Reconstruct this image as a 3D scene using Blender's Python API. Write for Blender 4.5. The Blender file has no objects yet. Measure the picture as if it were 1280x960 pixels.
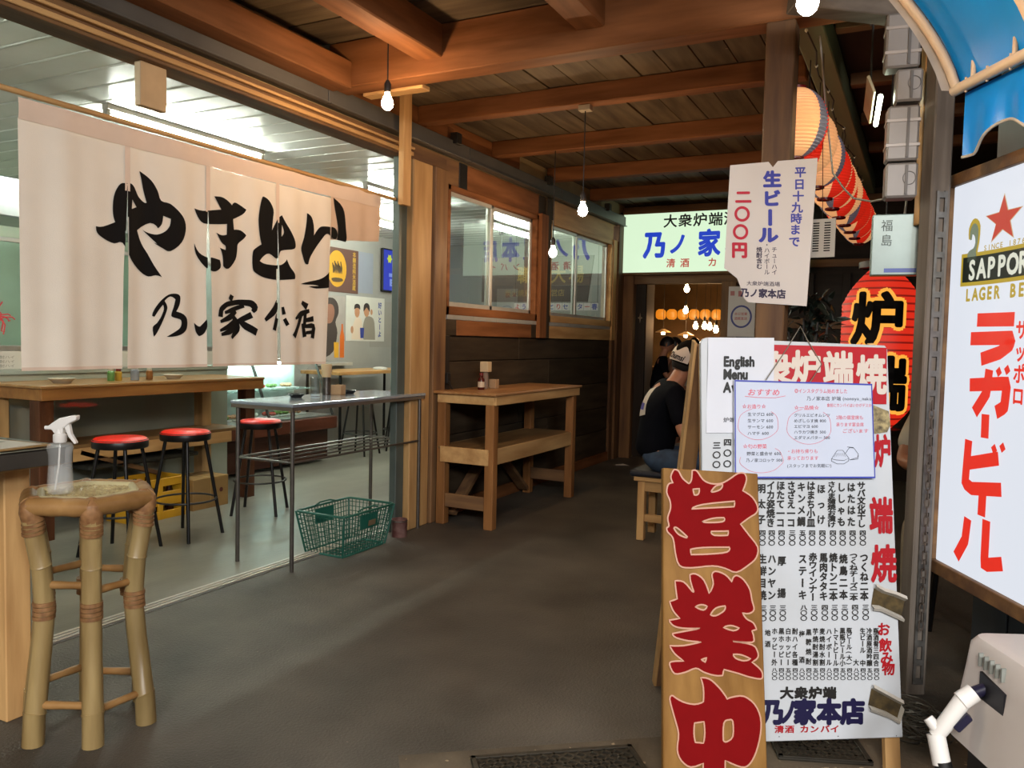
import bpy, bmesh, math, random
from math import sin, cos, pi, radians as R
from mathutils import Vector, Matrix, Euler, noise
random.seed(7)
sc = bpy.context.scene
C = bpy.context.collection
# ------------------------------------------------------------ camera
cam = bpy.data.cameras.new('camera'); co = bpy.data.objects.new('camera', cam); C.objects.link(co)
cam.sensor_width = 36; cam.lens = 28.28; cam.clip_start = .05; cam.clip_end = 100
_r = Vector((.8903, .4547, .0224)); _u = Vector((-.0437, .0364, .9984)); _f = Vector((-.4538, .8895, -.0537))
_r.normalize(); _f = (_f - _r*_f.dot(_r)).normalized(); _u = _r.cross(_f)
mw = Matrix((( _r.x, _u.x, -_f.x, 0), (_r.y, _u.y, -_f.y, 0), (_r.z, _u.z, -_f.z, 1.35), (0, 0, 0, 1)))
co.matrix_world = mw
sc.camera = co
# ------------------------------------------------------------ world, exposure, street light
w = bpy.data.worlds.new('night'); sc.world = w; w.use_nodes = True
w.node_tree.nodes['Background'].inputs[0].default_value = (.62, .6, .66, 1)
w.node_tree.nodes['Background'].inputs[1].default_value = .42
sc.view_settings.view_transform = 'Standard'; sc.view_settings.look = 'None'
sc.view_settings.gamma = 1; sc.view_settings.use_curve_mapping = False
sc.view_settings.exposure = 0.0
try:
    sc.cycles.use_denoising = True
    sc.cycles.max_bounces = 8; sc.cycles.diffuse_bounces = 4; sc.cycles.glossy_bounces = 4
    sc.cycles.transparent_max_bounces = 12; sc.cycles.sample_clamp_indirect = 4
    sc.cycles.caustics_reflective = False; sc.cycles.caustics_refractive = False
except Exception: pass
def area_light(name, loc, target, sx, sy, power, col):
    l = bpy.data.lights.new(name, 'AREA'); l.shape = 'RECTANGLE'; l.size = sx; l.size_y = sy
    l.energy = power; l.color = col
    o = bpy.data.objects.new(name, l); C.objects.link(o); o.location = loc
    o.rotation_euler = (Vector(target)-Vector(loc)).to_track_quat('-Z', 'Y').to_euler(); return o
# street lamp behind the camera; unseen fill light added to brighten the menu side
area_light('street_lamp', (.6, -3.2, 3.6), (-2.6, 2.6, 1.2), 1.6, 1.2, 560, (1, .93, .86))
area_light('menu_fill_light', (2.4, -1.6, 2.9), (-.6, 3.2, 1.0), 1.2, .8, 200, (.96, .97, 1))

# ------------------------------------------------------------ materials
def lin(h):
    if isinstance(h, str):
        h = h.lstrip('#'); v = [int(h[i:i+2], 16)/255 for i in (0, 2, 4)]
    else: v = [x/255 for x in h]
    return tuple((c/12.92 if c <= .04045 else ((c+.055)/1.055)**2.4) for c in v) + (1,)
MATS = {}
def mat(name, col, rough=.6, metal=0, emit=None, es=0, var=.12, scale=8, bump=.0, stretch=(1,1,1), col2=None, trans=0, alpha=1, ior=1.45, spec=.5, detail=5, speck=None, bumpscale=None):
    if name in MATS: return MATS[name]
    m = bpy.data.materials.new(name); m.use_nodes = True; nt = m.node_tree; N = nt.nodes; L = nt.links
    b = N['Principled BSDF']; c = lin(col)
    b.inputs['Roughness'].default_value = rough; b.inputs['Metallic'].default_value = metal
    b.inputs['IOR'].default_value = ior; b.inputs['Specular IOR Level'].default_value = spec
    b.inputs['Base Color'].default_value = c
    m.diffuse_color = c
    if trans: b.inputs['Transmission Weight'].default_value = trans
    if alpha < 1: b.inputs['Alpha'].default_value = alpha
    if emit: b.inputs['Emission Color'].default_value = lin(emit); b.inputs['Emission Strength'].default_value = es
    if var or bump:
        tc = N.new('ShaderNodeTexCoord'); mp = N.new('ShaderNodeMapping'); mp.inputs['Scale'].default_value = stretch
        oi = N.new('ShaderNodeObjectInfo'); ad = N.new('ShaderNodeVectorMath'); ad.operation = 'ADD'
        sm = N.new('ShaderNodeVectorMath'); sm.operation = 'SCALE'; sm.inputs[3].default_value = 13.0
        cx = N.new('ShaderNodeCombineXYZ')
        for i in range(3): L.new(oi.outputs['Random'], cx.inputs[i])
        L.new(cx.outputs[0], sm.inputs[0])
        L.new(tc.outputs['Object'], ad.inputs[0]); L.new(sm.outputs[0], ad.inputs[1]); L.new(ad.outputs[0], mp.inputs[0])
        nz = N.new('ShaderNodeTexNoise'); nz.inputs['Scale'].default_value = scale; nz.inputs['Detail'].default_value = detail
        L.new(mp.outputs[0], nz.inputs['Vector'])
        if var:
            rp = N.new('ShaderNodeValToRGB'); d = lin(col2) if col2 else tuple(x*(1-var*2) for x in c[:3])+(1,)
            rp.color_ramp.elements[0].position = .32; rp.color_ramp.elements[0].color = d
            rp.color_ramp.elements[1].position = .68; rp.color_ramp.elements[1].color = c
            L.new(nz.outputs['Fac'], rp.inputs[0])
            hs = N.new('ShaderNodeHueSaturation'); mr = N.new('ShaderNodeMapRange')
            mr.inputs['To Min'].default_value = 1-var*1.2; mr.inputs['To Max'].default_value = 1+var
            L.new(oi.outputs['Random'], mr.inputs[0]); L.new(mr.outputs[0], hs.inputs['Value'])
            L.new(rp.outputs[0], hs.inputs['Color']); last = hs.outputs[0]
            if speck:
                n2 = N.new('ShaderNodeTexNoise'); n2.inputs['Scale'].default_value = speck[1]; n2.inputs['Detail'].default_value = 3
                L.new(tc.outputs['Object'], n2.inputs['Vector'])
                r2 = N.new('ShaderNodeValToRGB'); r2.color_ramp.elements[0].position = speck[2]; r2.color_ramp.elements[1].position = speck[2]+.04
                L.new(n2.outputs['Fac'], r2.inputs[0])
                mx = N.new('ShaderNodeMix'); mx.data_type = 'RGBA'; L.new(r2.outputs[0], mx.inputs[0])
                L.new(last, mx.inputs[6]); mx.inputs[7].default_value = lin(speck[0]); last = mx.outputs[2]
            L.new(last, b.inputs['Base Color'])
        if bump:
            n3 = N.new('ShaderNodeTexNoise'); n3.inputs['Scale'].default_value = bumpscale or scale*3; n3.inputs['Detail'].default_value = 4
            L.new(mp.outputs[0], n3.inputs['Vector'])
            bp = N.new('ShaderNodeBump'); bp.inputs['Strength'].default_value = bump; bp.inputs['Distance'].default_value = .01
            L.new(n3.outputs['Fac'], bp.inputs['Height']); L.new(bp.outputs[0], b.inputs['Normal'])
    MATS[name] = m; return m
def wood(name, col, col2, ax='y', rough=.6, scale=6, spec=.35, speck=None, var=.16):
    k = {'x': (.12, 1, 1), 'y': (1, .12, 1), 'z': (1, 1, .12)}[ax]
    k = tuple(v*2.2 for v in k)
    return mat(name, col, rough, var=var, scale=scale, bump=.18, stretch=k, col2=col2, spec=spec, speck=speck, detail=7)
def emis(name, col, s, base=False):
    if name in MATS: return MATS[name]
    m = bpy.data.materials.new(name); m.use_nodes = True; b = m.node_tree.nodes['Principled BSDF']
    b.inputs['Base Color'].default_value = lin(col) if base else (.02,.02,.02,1); b.inputs['Emission Color'].default_value = lin(col); b.inputs['Emission Strength'].default_value = s
    MATS[name] = m; return m
def glass(name, tint='#ffffff', rough=0.0, mirror=1.0):
    # thin pane: fresnel mix of transparent and glossy
    if name in MATS: return MATS[name]
    m = bpy.data.materials.new(name); m.use_nodes = True; nt = m.node_tree; N = nt.nodes; L = nt.links
    N.remove(N['Principled BSDF']); out = N['Material Output']
    t = N.new('ShaderNodeBsdfTransparent'); t.inputs[0].default_value = lin(tint)
    g = N.new('ShaderNodeBsdfGlossy'); g.inputs['Roughness'].default_value = rough
    f = N.new('ShaderNodeFresnel'); f.inputs[0].default_value = 1.5
    ge = N.new('ShaderNodeNewGeometry'); mi_ = N.new('ShaderNodeMapRange'); mi_.inputs['To Min'].default_value = 1.5; mi_.inputs['To Max'].default_value = 1/1.5
    L.new(ge.outputs['Backfacing'], mi_.inputs[0]); L.new(mi_.outputs[0], f.inputs[0])   # both faces of a pane reflect alike
    mm = N.new('ShaderNodeMath'); mm.operation = 'MULTIPLY'; mm.inputs[1].default_value = mirror; mm.use_clamp = True
    x = N.new('ShaderNodeMixShader'); L.new(f.outputs[0], mm.inputs[0]); L.new(mm.outputs[0], x.inputs[0])
    L.new(t.outputs[0], x.inputs[1]); L.new(g.outputs[0], x.inputs[2]); L.new(x.outputs[0], out.inputs[0])
    MATS[name] = m; return m

# ------------------------------------------------------------ mesh helpers
class MB:
    def __init__(s): s.v = []; s.f = []; s.mi = []; s.cur = 0
    def add(s, vs, fs):
        o = len(s.v); s.v += [tuple(v) for v in vs]; s.f += [tuple(i+o for i in f) for f in fs]; s.mi += [s.cur]*len(fs); return s
    def box(s, x0, y0, z0, x1, y1, z1):
        return s.add([(x0,y0,z0),(x1,y0,z0),(x1,y1,z0),(x0,y1,z0),(x0,y0,z1),(x1,y0,z1),(x1,y1,z1),(x0,y1,z1)],
            [(0,3,2,1),(4,5,6,7),(0,1,5,4),(1,2,6,5),(2,3,7,6),(3,0,4,7)])
    def obox(s, c, sx, sy, sz, M=None):
        hx, hy, hz = sx/2, sy/2, sz/2; c = Vector(c)
        vs = [Vector(p) for p in ((-hx,-hy,-hz),(hx,-hy,-hz),(hx,hy,-hz),(-hx,hy,-hz),(-hx,-hy,hz),(hx,-hy,hz),(hx,hy,hz),(-hx,hy,hz))]
        if M: vs = [M @ v for v in vs]
        return s.add([v+c for v in vs], [(0,3,2,1),(4,5,6,7),(0,1,5,4),(1,2,6,5),(2,3,7,6),(3,0,4,7)])
    def bar(s, a, b, w, h, up=(0,0,1)):
        a = Vector(a); b = Vector(b); d = (b-a).normalized(); up = Vector(up)
        if abs(d.dot(up)) > .99: up = Vector((1,0,0))
        r = d.cross(up).normalized(); u = r.cross(d)
        vs = [p + r*i*w/2 + u*j*h/2 for p in (a, b) for i, j in ((-1,-1),(1,-1),(1,1),(-1,1))]
        return s.add(vs, [(0,1,2,3),(7,6,5,4),(0,4,5,1),(1,5,6,2),(2,6,7,3),(3,7,4,0)])
    def tube(s, pts, r, n=10, cap=True, closed=False):
        pts = [Vector(p) for p in pts]; m = len(pts); rr = r if hasattr(r, '__len__') else [r]*m
        vs = []; prev = None
        for i, p in enumerate(pts):
            if closed: d = pts[(i+1) % m]-pts[i-1]
            else: d = pts[min(i+1, m-1)]-pts[max(i-1, 0)]
            d.normalize()
            if prev is None:
                a = Vector((0,0,1)) if abs(d.z) < .9 else Vector((1,0,0)); u = d.cross(a).normalized()
            else: u = (prev - d*prev.dot(d)).normalized()
            prev = u; w = d.cross(u)
            vs += [p + (u*cos(2*pi*k/n) + w*sin(2*pi*k/n))*rr[i] for k in range(n)]
        fs = []
        for i in range(m if closed else m-1):
            a = i*n; b = ((i+1) % m)*n
            fs += [(a+k, a+(k+1) % n, b+(k+1) % n, b+k) for k in range(n)]
        if cap and not closed: fs += [tuple(range(n))[::-1], tuple(range((m-1)*n, m*n))]
        return s.add(vs, fs)
    def lathe(s, prof, c=(0,0,0), n=24, cap=True):
        vs = []; fs = []; m = len(prof)
        for r, z in prof: vs += [(c[0]+r*cos(2*pi*k/n), c[1]+r*sin(2*pi*k/n), c[2]+z) for k in range(n)]
        for i in range(m-1): fs += [(i*n+k, i*n+(k+1) % n, (i+1)*n+(k+1) % n, (i+1)*n+k) for k in range(n)]
        if cap: fs += [tuple(range(n))[::-1], tuple(range((m-1)*n, m*n))]
        return s.add(vs, fs)
    def grid(s, fn, nu, nv):
        vs = [fn(i/nu, j/nv) for j in range(nv+1) for i in range(nu+1)]
        return s.add(vs, [(j*(nu+1)+i, j*(nu+1)+i+1, (j+1)*(nu+1)+i+1, (j+1)*(nu+1)+i) for j in range(nv) for i in range(nu)])
    def prism(s, poly, h, M):
        n = len(poly); vs = [M @ Vector((x, y, 0)) for x, y in poly] + [M @ Vector((x, y, h)) for x, y in poly]
        return s.add(vs, [tuple(range(n))[::-1], tuple(range(n, 2*n))] + [(i, (i+1) % n, n+(i+1) % n, n+i) for i in range(n)])
    def build(s, name, m, parent=None, loc=(0,0,0), rot=(0,0,0), bev=0, smooth=False, kind=None, seg=1, label=None):
        me = bpy.data.meshes.new(name); me.from_pydata(s.v, [], s.f)
        ms = m if isinstance(m, (list, tuple)) else [m]
        for x in ms: me.materials.append(x)
        if len(ms) > 1:
            for p, i in zip(me.polygons, s.mi): p.material_index = i
        me.update()
        bm = bmesh.new(); bm.from_mesh(me); bmesh.ops.recalc_face_normals(bm, faces=bm.faces) if bev else None; bm.to_mesh(me); bm.free()
        if smooth:
            for p in me.polygons: p.use_smooth = True
            try: me.set_sharp_from_angle(angle=R(38))
            except Exception: pass
        o = bpy.data.objects.new(name, me); C.objects.link(o); o.location = loc; o.rotation_euler = rot
        if parent is not None: o.parent = parent
        if bev:
            b = o.modifiers.new('bevel', 'BEVEL'); b.width = bev; b.segments = seg; b.limit_method = 'ANGLE'; b.angle_limit = R(40)
        if kind: o['kind'] = kind
        if label: o['label'] = label
        return o
def bx(name, m, x0, y0, z0, x1, y1, z1, parent=None, bev=.003, kind=None, label=None):
    cx, cy, cz = (x0+x1)/2, (y0+y1)/2, (z0+z1)/2
    if parent is not None:
        return MB().box(x0,y0,z0,x1,y1,z1).build(name, m, parent, bev=bev, kind=kind, label=label)
    return MB().box(x0-cx,y0-cy,z0-cz,x1-cx,y1-cy,z1-cz).build(name, m, None, (cx,cy,cz), bev=bev, kind=kind, label=label)
def thing(name, label, cat, loc=(0,0,0), rz=0, group=None):
    o = bpy.data.objects.new(name, None); C.objects.link(o); o.empty_display_size = .1
    o.location = loc; o.rotation_euler = (0,0,rz); o['label'] = label; o['category'] = cat
    if group: o['group'] = group
    return o
def tag(o, label, cat, group=None):
    o['label'] = label; o['category'] = cat
    if group: o['group'] = group
    return o
def copy_tree(o, parent=None):
    c = o.copy(); C.objects.link(c); c.parent = parent
    for ch in list(o.children): copy_tree(ch, c)
    return c
def dup(o, label, loc, rz=None):
    c = copy_tree(o); c.location = loc; c['label'] = label
    if rz is not None: c.rotation_euler = (0,0,rz)
    return c
# --- flat lettering and outlines
_fc = bpy.data.curves.new('glyph', 'FONT'); _fo = bpy.data.objects.new('glyph', _fc); C.objects.link(_fo)
_gc = {}
def glyph(ch, off=0.0, res=3):
    k = (ch, off, res)
    if k not in _gc:
        _fc.body = ch; _fc.offset = off; _fc.resolution_u = res
        bpy.context.view_layer.update()
        me = bpy.data.meshes.new_from_object(_fo.evaluated_get(bpy.context.evaluated_depsgraph_get()))
        vs = [(v.co.x, v.co.y) for v in me.vertices]; fs = [tuple(p.vertices) for p in me.polygons]
        bpy.data.meshes.remove(me)
        if vs:
            xs = [v[0] for v in vs]; bb = (min(xs), max(xs))
        else: bb = (0, .3)
        _gc[k] = (vs, fs, bb)
    return _gc[k]
def is_cjk(ch): return ord(ch) > 0x2E7F
class Sheet:
    """lettering laid out in a flat sheet's own units, fn maps (x, y-down) to 3D"""
    def __init__(s, fn): s.fn = fn; s.mb = MB(); s.nl = 0
    def put(s, ch, cx, cy, w, h, off=.0, rot=0, shear=0):
        if off > .012:
            k = off-.003
            nn = 4 if off <= .025 else 8
            for dx, dy in [(k*cos(2*pi*q/nn), k*sin(2*pi*q/nn)) for q in range(nn)]:
                s.nl += 1
                s.put(ch, cx+dx*w, cy+dy*h, w, h, .004, rot, shear)
            s.nl = 0
            return s
        vs, fs, bb = glyph(ch, min(off, .005))
        out = []
        mx = .5 if is_cjk(ch) else (bb[0]+bb[1])/2
        my = .38 if is_cjk(ch) else .35
        for x, y in vs:
            a = (x-mx)*w; b = -(y-my)*h
            a -= b*shear
            if rot: a, b = a*cos(rot)-b*sin(rot), a*sin(rot)+b*cos(rot)
            out.append(s.fn(cx+a, cy+b))
        if s.nl:   # thickened strokes: each pass a hair above the last so that no two faces coincide
            try:
                p = Vector(s.fn(cx, cy)); n = (Vector(s.fn(cx, cy+w*.1))-p).cross(Vector(s.fn(cx+w*.1, cy))-p).normalized()*(.00007*s.nl*(1 if h > 0 else -1))
                out = [Vector(q)+n for q in out]
            except Exception: pass
        s.mb.add(out, fs); return s
    def vert(s, text, cx, y0, y1, w, h=None, off=.02):
        n = len(text); st = (y1-y0)/n; h = h or min(w*1.15, st*1.08)
        for i, ch in enumerate(text):
            if ch == ' ': continue
            if ch in 'ー(（)）〜': s.put(ch, cx, y0+st*(i+.5), w if ch != 'ー' else h, h, off, rot=pi/2)
            else: s.put(ch, cx, y0+st*(i+.5), w, h, off)
        return s
    def hor(s, text, x0, cy, w, h, off=.02, pitch=None, shear=0, slope=0):
        x = x0
        for ch in text:
            if ch == ' ': x += w*.35; continue
            vs, fs, bb = glyph(ch, .004)
            adv = (pitch or 1.0)*w if is_cjk(ch) else (bb[1]-bb[0]+.1)*w
            s.put(ch, x+adv/2, cy+(x-x0)*slope, w, h, off, shear=shear); x += adv
        return s
    def stroke(s, pts, wid, closed=False):
        s.mb.add(*strip([s_ for s_ in pts], wid, closed, s.fn)); return s
    def poly(s, loops, smooth=4):
        vs, fs = fill2d(loops, smooth); s.mb.add([s.fn(x, y) for x, y in vs], fs); return s
    def build(s, m, parent, name='lettering', label=None): return s.mb.build(name, m, parent, label=label)
def strip(pts, wid, closed, fn):
    n = len(pts); vs = []; fs = []
    for i, p in enumerate(pts):
        a = pts[i-1] if (i or closed) else p; b = pts[(i+1) % n] if (i < n-1 or closed) else p
        dx, dy = b[0]-a[0], b[1]-a[1]; l = math.hypot(dx, dy) or 1; w = (p[2] if len(p) > 2 else wid)/2
        vs += [fn(p[0]-dy/l*w, p[1]+dx/l*w), fn(p[0]+dy/l*w, p[1]-dx/l*w)]
    for i in range(n if closed else n-1):
        j = (i+1) % n; fs.append((2*i, 2*i+1, 2*j+1, 2*j))
    return vs, fs
def cat_rom(L, k):
    if k <= 1: return [(p[0], p[1]) for p in L]
    n = len(L); out = []
    for i in range(n):
        p0, p1, p2, p3 = L[i-1], L[i], L[(i+1) % n], L[(i+2) % n]
        def sharp(a, b, c):
            ux, uy, vx, vy = b[0]-a[0], b[1]-a[1], c[0]-b[0], c[1]-b[1]
            return (ux*vx+uy*vy) < .35*math.hypot(ux, uy)*math.hypot(vx, vy)
        s1, s2 = sharp(p0, p1, p2), sharp(p1, p2, p3)
        m1 = (0, 0) if s1 else ((p2[0]-p0[0])/2, (p2[1]-p0[1])/2)
        m2 = (0, 0) if s2 else ((p3[0]-p1[0])/2, (p3[1]-p1[1])/2)
        if s1: m1 = ((p2[0]-p1[0])-m2[0]*.5, (p2[1]-p1[1])-m2[1]*.5)
        if s2: m2 = ((p2[0]-p1[0])-m1[0]*.5, (p2[1]-p1[1])-m1[1]*.5)
        for j in range(k):
            t = j/k; a = 2*t**3-3*t*t+1; b = t**3-2*t*t+t; c = -2*t**3+3*t*t; d = t**3-t*t
            out.append(tuple(a*p1[q]+b*m1[q]+c*p2[q]+d*m2[q] for q in (0, 1)))
    return out
def fill2d(loops, smooth=4, off=0):
    cu = bpy.data.curves.new('outline', 'CURVE'); cu.dimensions = '2D'; cu.fill_mode = 'BOTH'; cu.offset = off
    for L in loops:
        P = cat_rom(L, smooth); sp = cu.splines.new('POLY'); sp.points.add(len(P)-1)
        for q, p in zip(sp.points, P): q.co = (p[0], p[1], 0, 1)
        sp.use_cyclic_u = True
    o = bpy.data.objects.new('outline', cu); C.objects.link(o); bpy.context.view_layer.update()
    me = bpy.data.meshes.new_from_object(o.evaluated_get(bpy.context.evaluated_depsgraph_get()))
    vs = [(v.co.x, v.co.y) for v in me.vertices]; fs = [tuple(p.vertices) for p in me.polygons]
    bpy.data.objects.remove(o); bpy.data.curves.remove(cu); bpy.data.meshes.remove(me)
    return vs, fs
def aff(A, O, U, V, n, lift):
    O = Vector(O); U = Vector(U); V = Vector(V); N = Vector(n)
    def fn(x, y):
        a = A[0][0]*x+A[0][1]*y+A[0][2]; b = A[1][0]*x+A[1][1]*y+A[1][2]
        return O+U*a+V*b+N*lift
    return fn
# ---- traced brush shapes (metres on their own sheet)
NOREN_LOOPS=[[[(2.3334, 1.8108), (2.3697, 1.8141), (2.4299, 1.8417), (2.4194, 1.8763), (2.4197, 1.9317), (2.4305, 1.9777), (2.4546, 2.0164), (2.4834, 2.0234), (2.5093, 2.0264), (2.5289, 2.0118), (2.552, 1.976), (2.5834, 1.9537), (2.5956, 1.9556), (2.5788, 2.0092), (2.5688, 2.0532), (2.5569, 2.0937), (2.5959, 2.0766), (2.6266, 2.0523), (2.6508, 2.0159), (2.6682, 1.975), (2.718, 1.9683), (2.7689, 1.9343), (2.7986, 1.8964), (2.8024, 1.8484), (2.7764, 1.7907), (2.7179, 1.7432), (2.675, 1.7521), (2.6296, 1.7734), (2.6469, 1.7695), (2.6055, 1.8025), (2.575, 1.8275), (2.6055, 1.8159), (2.647, 1.8136), (2.6893, 1.8337), (2.7143, 1.8637), (2.7194, 1.8972), (2.6787, 1.9061), (2.6716, 1.8668), (2.6505, 1.8433), (2.6125, 1.8632), (2.5449, 1.8207), (2.5681, 1.7661), (2.6019, 1.7178), (2.6328, 1.6654), (2.672, 1.6145), (2.6397, 1.6219), (2.6051, 1.6132), (2.5644, 1.633), (2.5088, 1.6807), (2.4631, 1.7538), (2.4251, 1.7465), (2.3725, 1.7623), (2.3393, 1.7828)], [(2.5156, 1.9557), (2.5405, 1.9257), (2.5122, 1.9127)]], [[(2.8668, 1.9706), (2.9174, 1.966), (2.9772, 1.9782), (3.0385, 1.9908), (3.0137, 2.0219), (2.9891, 2.0494), (3.0424, 2.0552), (3.0844, 2.0429), (3.1142, 2.0251), (3.1356, 2.0428), (3.1722, 2.0369), (3.2148, 2.0173), (3.1901, 1.9871), (3.1249, 1.9547), (3.1294, 1.9196), (3.1338, 1.9006), (3.1818, 1.9036), (3.2157, 1.8815), (3.1998, 1.8597), (3.1646, 1.8291), (3.1604, 1.799), (3.1476, 1.7451), (3.0919, 1.6929), (3.0539, 1.7036), (3.0503, 1.7522), (3.0352, 1.7891), (3.0186, 1.7968), (3.0686, 1.7877), (3.0685, 1.8089), (3.0434, 1.8221), (3.006, 1.8685), (3.0432, 1.8605), (3.0767, 1.8679), (3.079, 1.923), (2.9936, 1.91), (2.9215, 1.9044), (2.8862, 1.9335)]], [[(2.8669, 1.7977), (2.8949, 1.7563), (2.9424, 1.7357), (2.9713, 1.7386), (3.0302, 1.7323), (3.0363, 1.6944), (3.0008, 1.6713), (2.9618, 1.6725), (2.9234, 1.6917), (2.8763, 1.7468)]], [[(3.3331, 2.1065), (3.3729, 2.0927), (3.4068, 2.0467), (3.4025, 1.9911), (3.3953, 1.9316), (3.4413, 2.0001), (3.4755, 2.0259), (3.5008, 1.9911), (3.5417, 1.9402), (3.5751, 1.8875), (3.5684, 1.8497), (3.4924, 1.8335), (3.4627, 1.8211), (3.4482, 1.7854), (3.4257, 1.7797), (3.3754, 1.8007), (3.3376, 1.7844), (3.3051, 1.754), (3.3568, 1.7412), (3.4535, 1.744), (3.4931, 1.7618), (3.511, 1.7847), (3.5337, 1.7408), (3.57, 1.7048), (3.5703, 1.6762), (3.4445, 1.6615), (3.348, 1.6657), (3.2778, 1.6838), (3.2529, 1.7119), (3.2542, 1.796), (3.2768, 1.822), (3.3183, 1.8449), (3.304, 1.896), (3.2941, 1.9756), (3.3074, 2.0517), (3.321, 2.0943)], [(3.474, 1.9734), (3.4894, 1.9335), (3.4717, 1.9067)]], [[(3.6889, 2.0705), (3.7304, 2.0525), (3.7508, 2.004), (3.7538, 1.9492), (3.7976, 1.9992), (3.8312, 2.0127), (3.8943, 2.0175), (3.8952, 1.9632), (3.8547, 1.9694), (3.8099, 1.9227), (3.7604, 1.8651), (3.7226, 1.8169), (3.7068, 1.7749), (3.6798, 1.776), (3.6578, 1.8175), (3.6413, 1.8628), (3.6671, 1.9274), (3.6854, 2.0097)]], [[(3.6439, 1.655), (3.7136, 1.6726), (3.802, 1.692), (3.8528, 1.7171), (3.887, 1.7442), (3.8885, 1.6493), (3.7803, 1.6367), (3.714, 1.6454), (3.8026, 1.6531), (3.7578, 1.6574), (3.6813, 1.6534)]], [[(2.623, 1.4289), (2.6314, 1.4575), (2.6634, 1.5017), (2.7062, 1.5342), (2.7455, 1.541), (2.7658, 1.5291), (2.7631, 1.4925), (2.7455, 1.4553), (2.7854, 1.4423), (2.808, 1.4174), (2.8053, 1.3767), (2.781, 1.3504), (2.741, 1.335), (2.6957, 1.3322), (2.7323, 1.3531), (2.7631, 1.3756), (2.772, 1.4015), (2.7631, 1.4181), (2.7235, 1.429), (2.7218, 1.447), (2.7323, 1.4765), (2.7411, 1.5132), (2.7149, 1.5261), (2.6847, 1.5029), (2.6976, 1.482), (2.6976, 1.4604), (2.6761, 1.4094), (2.6463, 1.3514), (2.6312, 1.3312), (2.6262, 1.3759), (2.6464, 1.3977), (2.6676, 1.4305), (2.6804, 1.4633), (2.6762, 1.4845), (2.6549, 1.4586), (2.6338, 1.4257)]], [[(2.8659, 1.4043), (2.8958, 1.3864), (2.91, 1.3943), (2.9386, 1.424), (2.9415, 1.3876), (2.9244, 1.353), (2.8978, 1.3374), (2.8771, 1.3596)]]]
NOREN_BACK=[[[(3.9206, 2.1975), (3.9802, 2.173), (4.0172, 2.1251), (4.0311, 2.0266), (4.0383, 1.9656), (4.0265, 1.9409), (3.9601, 1.9483), (3.9686, 2.0107), (3.9519, 2.0847), (3.9333, 2.1428)]], [[(3.9025, 2.0186), (3.9294, 2.0192), (3.9532, 2.0086), (3.9656, 1.9796), (3.9482, 1.9507), (3.9034, 1.9566)]]]
NOREN_STROKES=[[(3.1, 1.5504, 0.0267), (3.1279, 1.5347, 0.0383)], [(3.0366, 1.4405, 0.0332), (3.0414, 1.4795, 0.031), (3.0817, 1.5087, 0.0267), (3.1752, 1.5238, 0.0271), (3.2452, 1.521, 0.0368), (3.2728, 1.498, 0.0418), (3.2531, 1.4752, 0.0205)], [(3.0667, 1.4627, 0.0153), (3.123, 1.4792, 0.0269), (3.2074, 1.5054, 0.0203)], [(3.1544, 1.4766, 0.0293), (3.1128, 1.4433, 0.036), (3.0367, 1.4149, 0.0153)], [(3.1211, 1.457, 0.02), (3.16, 1.4172, 0.0387), (3.1655, 1.3774, 0.0457), (3.1238, 1.3306, 0.0178)], [(3.1463, 1.4207, 0.027), (3.0925, 1.3899, 0.0291), (3.0338, 1.3682, 0.013)], [(3.1675, 1.4014, 0.0271), (3.1132, 1.3668, 0.0338), (3.0439, 1.3482, 0.0153)], [(3.2489, 1.4588, 0.0346), (3.1971, 1.4319, 0.0296), (3.16, 1.4187, 0.0155)], [(3.1736, 1.432, 0.0179), (3.2188, 1.3948, 0.0391), (3.2826, 1.3637, 0.0396)], [(3.4378, 1.5477, 0.0137), (3.4206, 1.4923, 0.0453), (3.3495, 1.4329, 0.0208)], [(3.442, 1.4697, 0.026), (3.4158, 1.3789, 0.0284)], [(3.4821, 1.512, 0.0188), (3.4921, 1.47, 0.0262)], [(3.4948, 1.4462, 0.0238), (3.517, 1.4094, 0.0239)], [(3.6527, 1.5481, 0.0218), (3.7022, 1.5224, 0.0425)], [(3.5756, 1.449, 0.014), (3.6408, 1.4775, 0.037), (3.7208, 1.5011, 0.022)], [(3.656, 1.4895, 0.0269), (3.6224, 1.4227, 0.0369), (3.5606, 1.3449, 0.0316)], [(3.6858, 1.482, 0.0245), (3.6802, 1.4112, 0.027)], [(3.6927, 1.4442, 0.0245), (3.7611, 1.4554, 0.0326)], [(3.6645, 1.4239, 0.0244), (3.6836, 1.3449, 0.0322)], [(3.6738, 1.4066, 0.0193), (3.7657, 1.4161, 0.0326), (3.7534, 1.3388, 0.0326)], [(3.6937, 1.3699, 0.0194), (3.7595, 1.3765, 0.0222)]]
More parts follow.
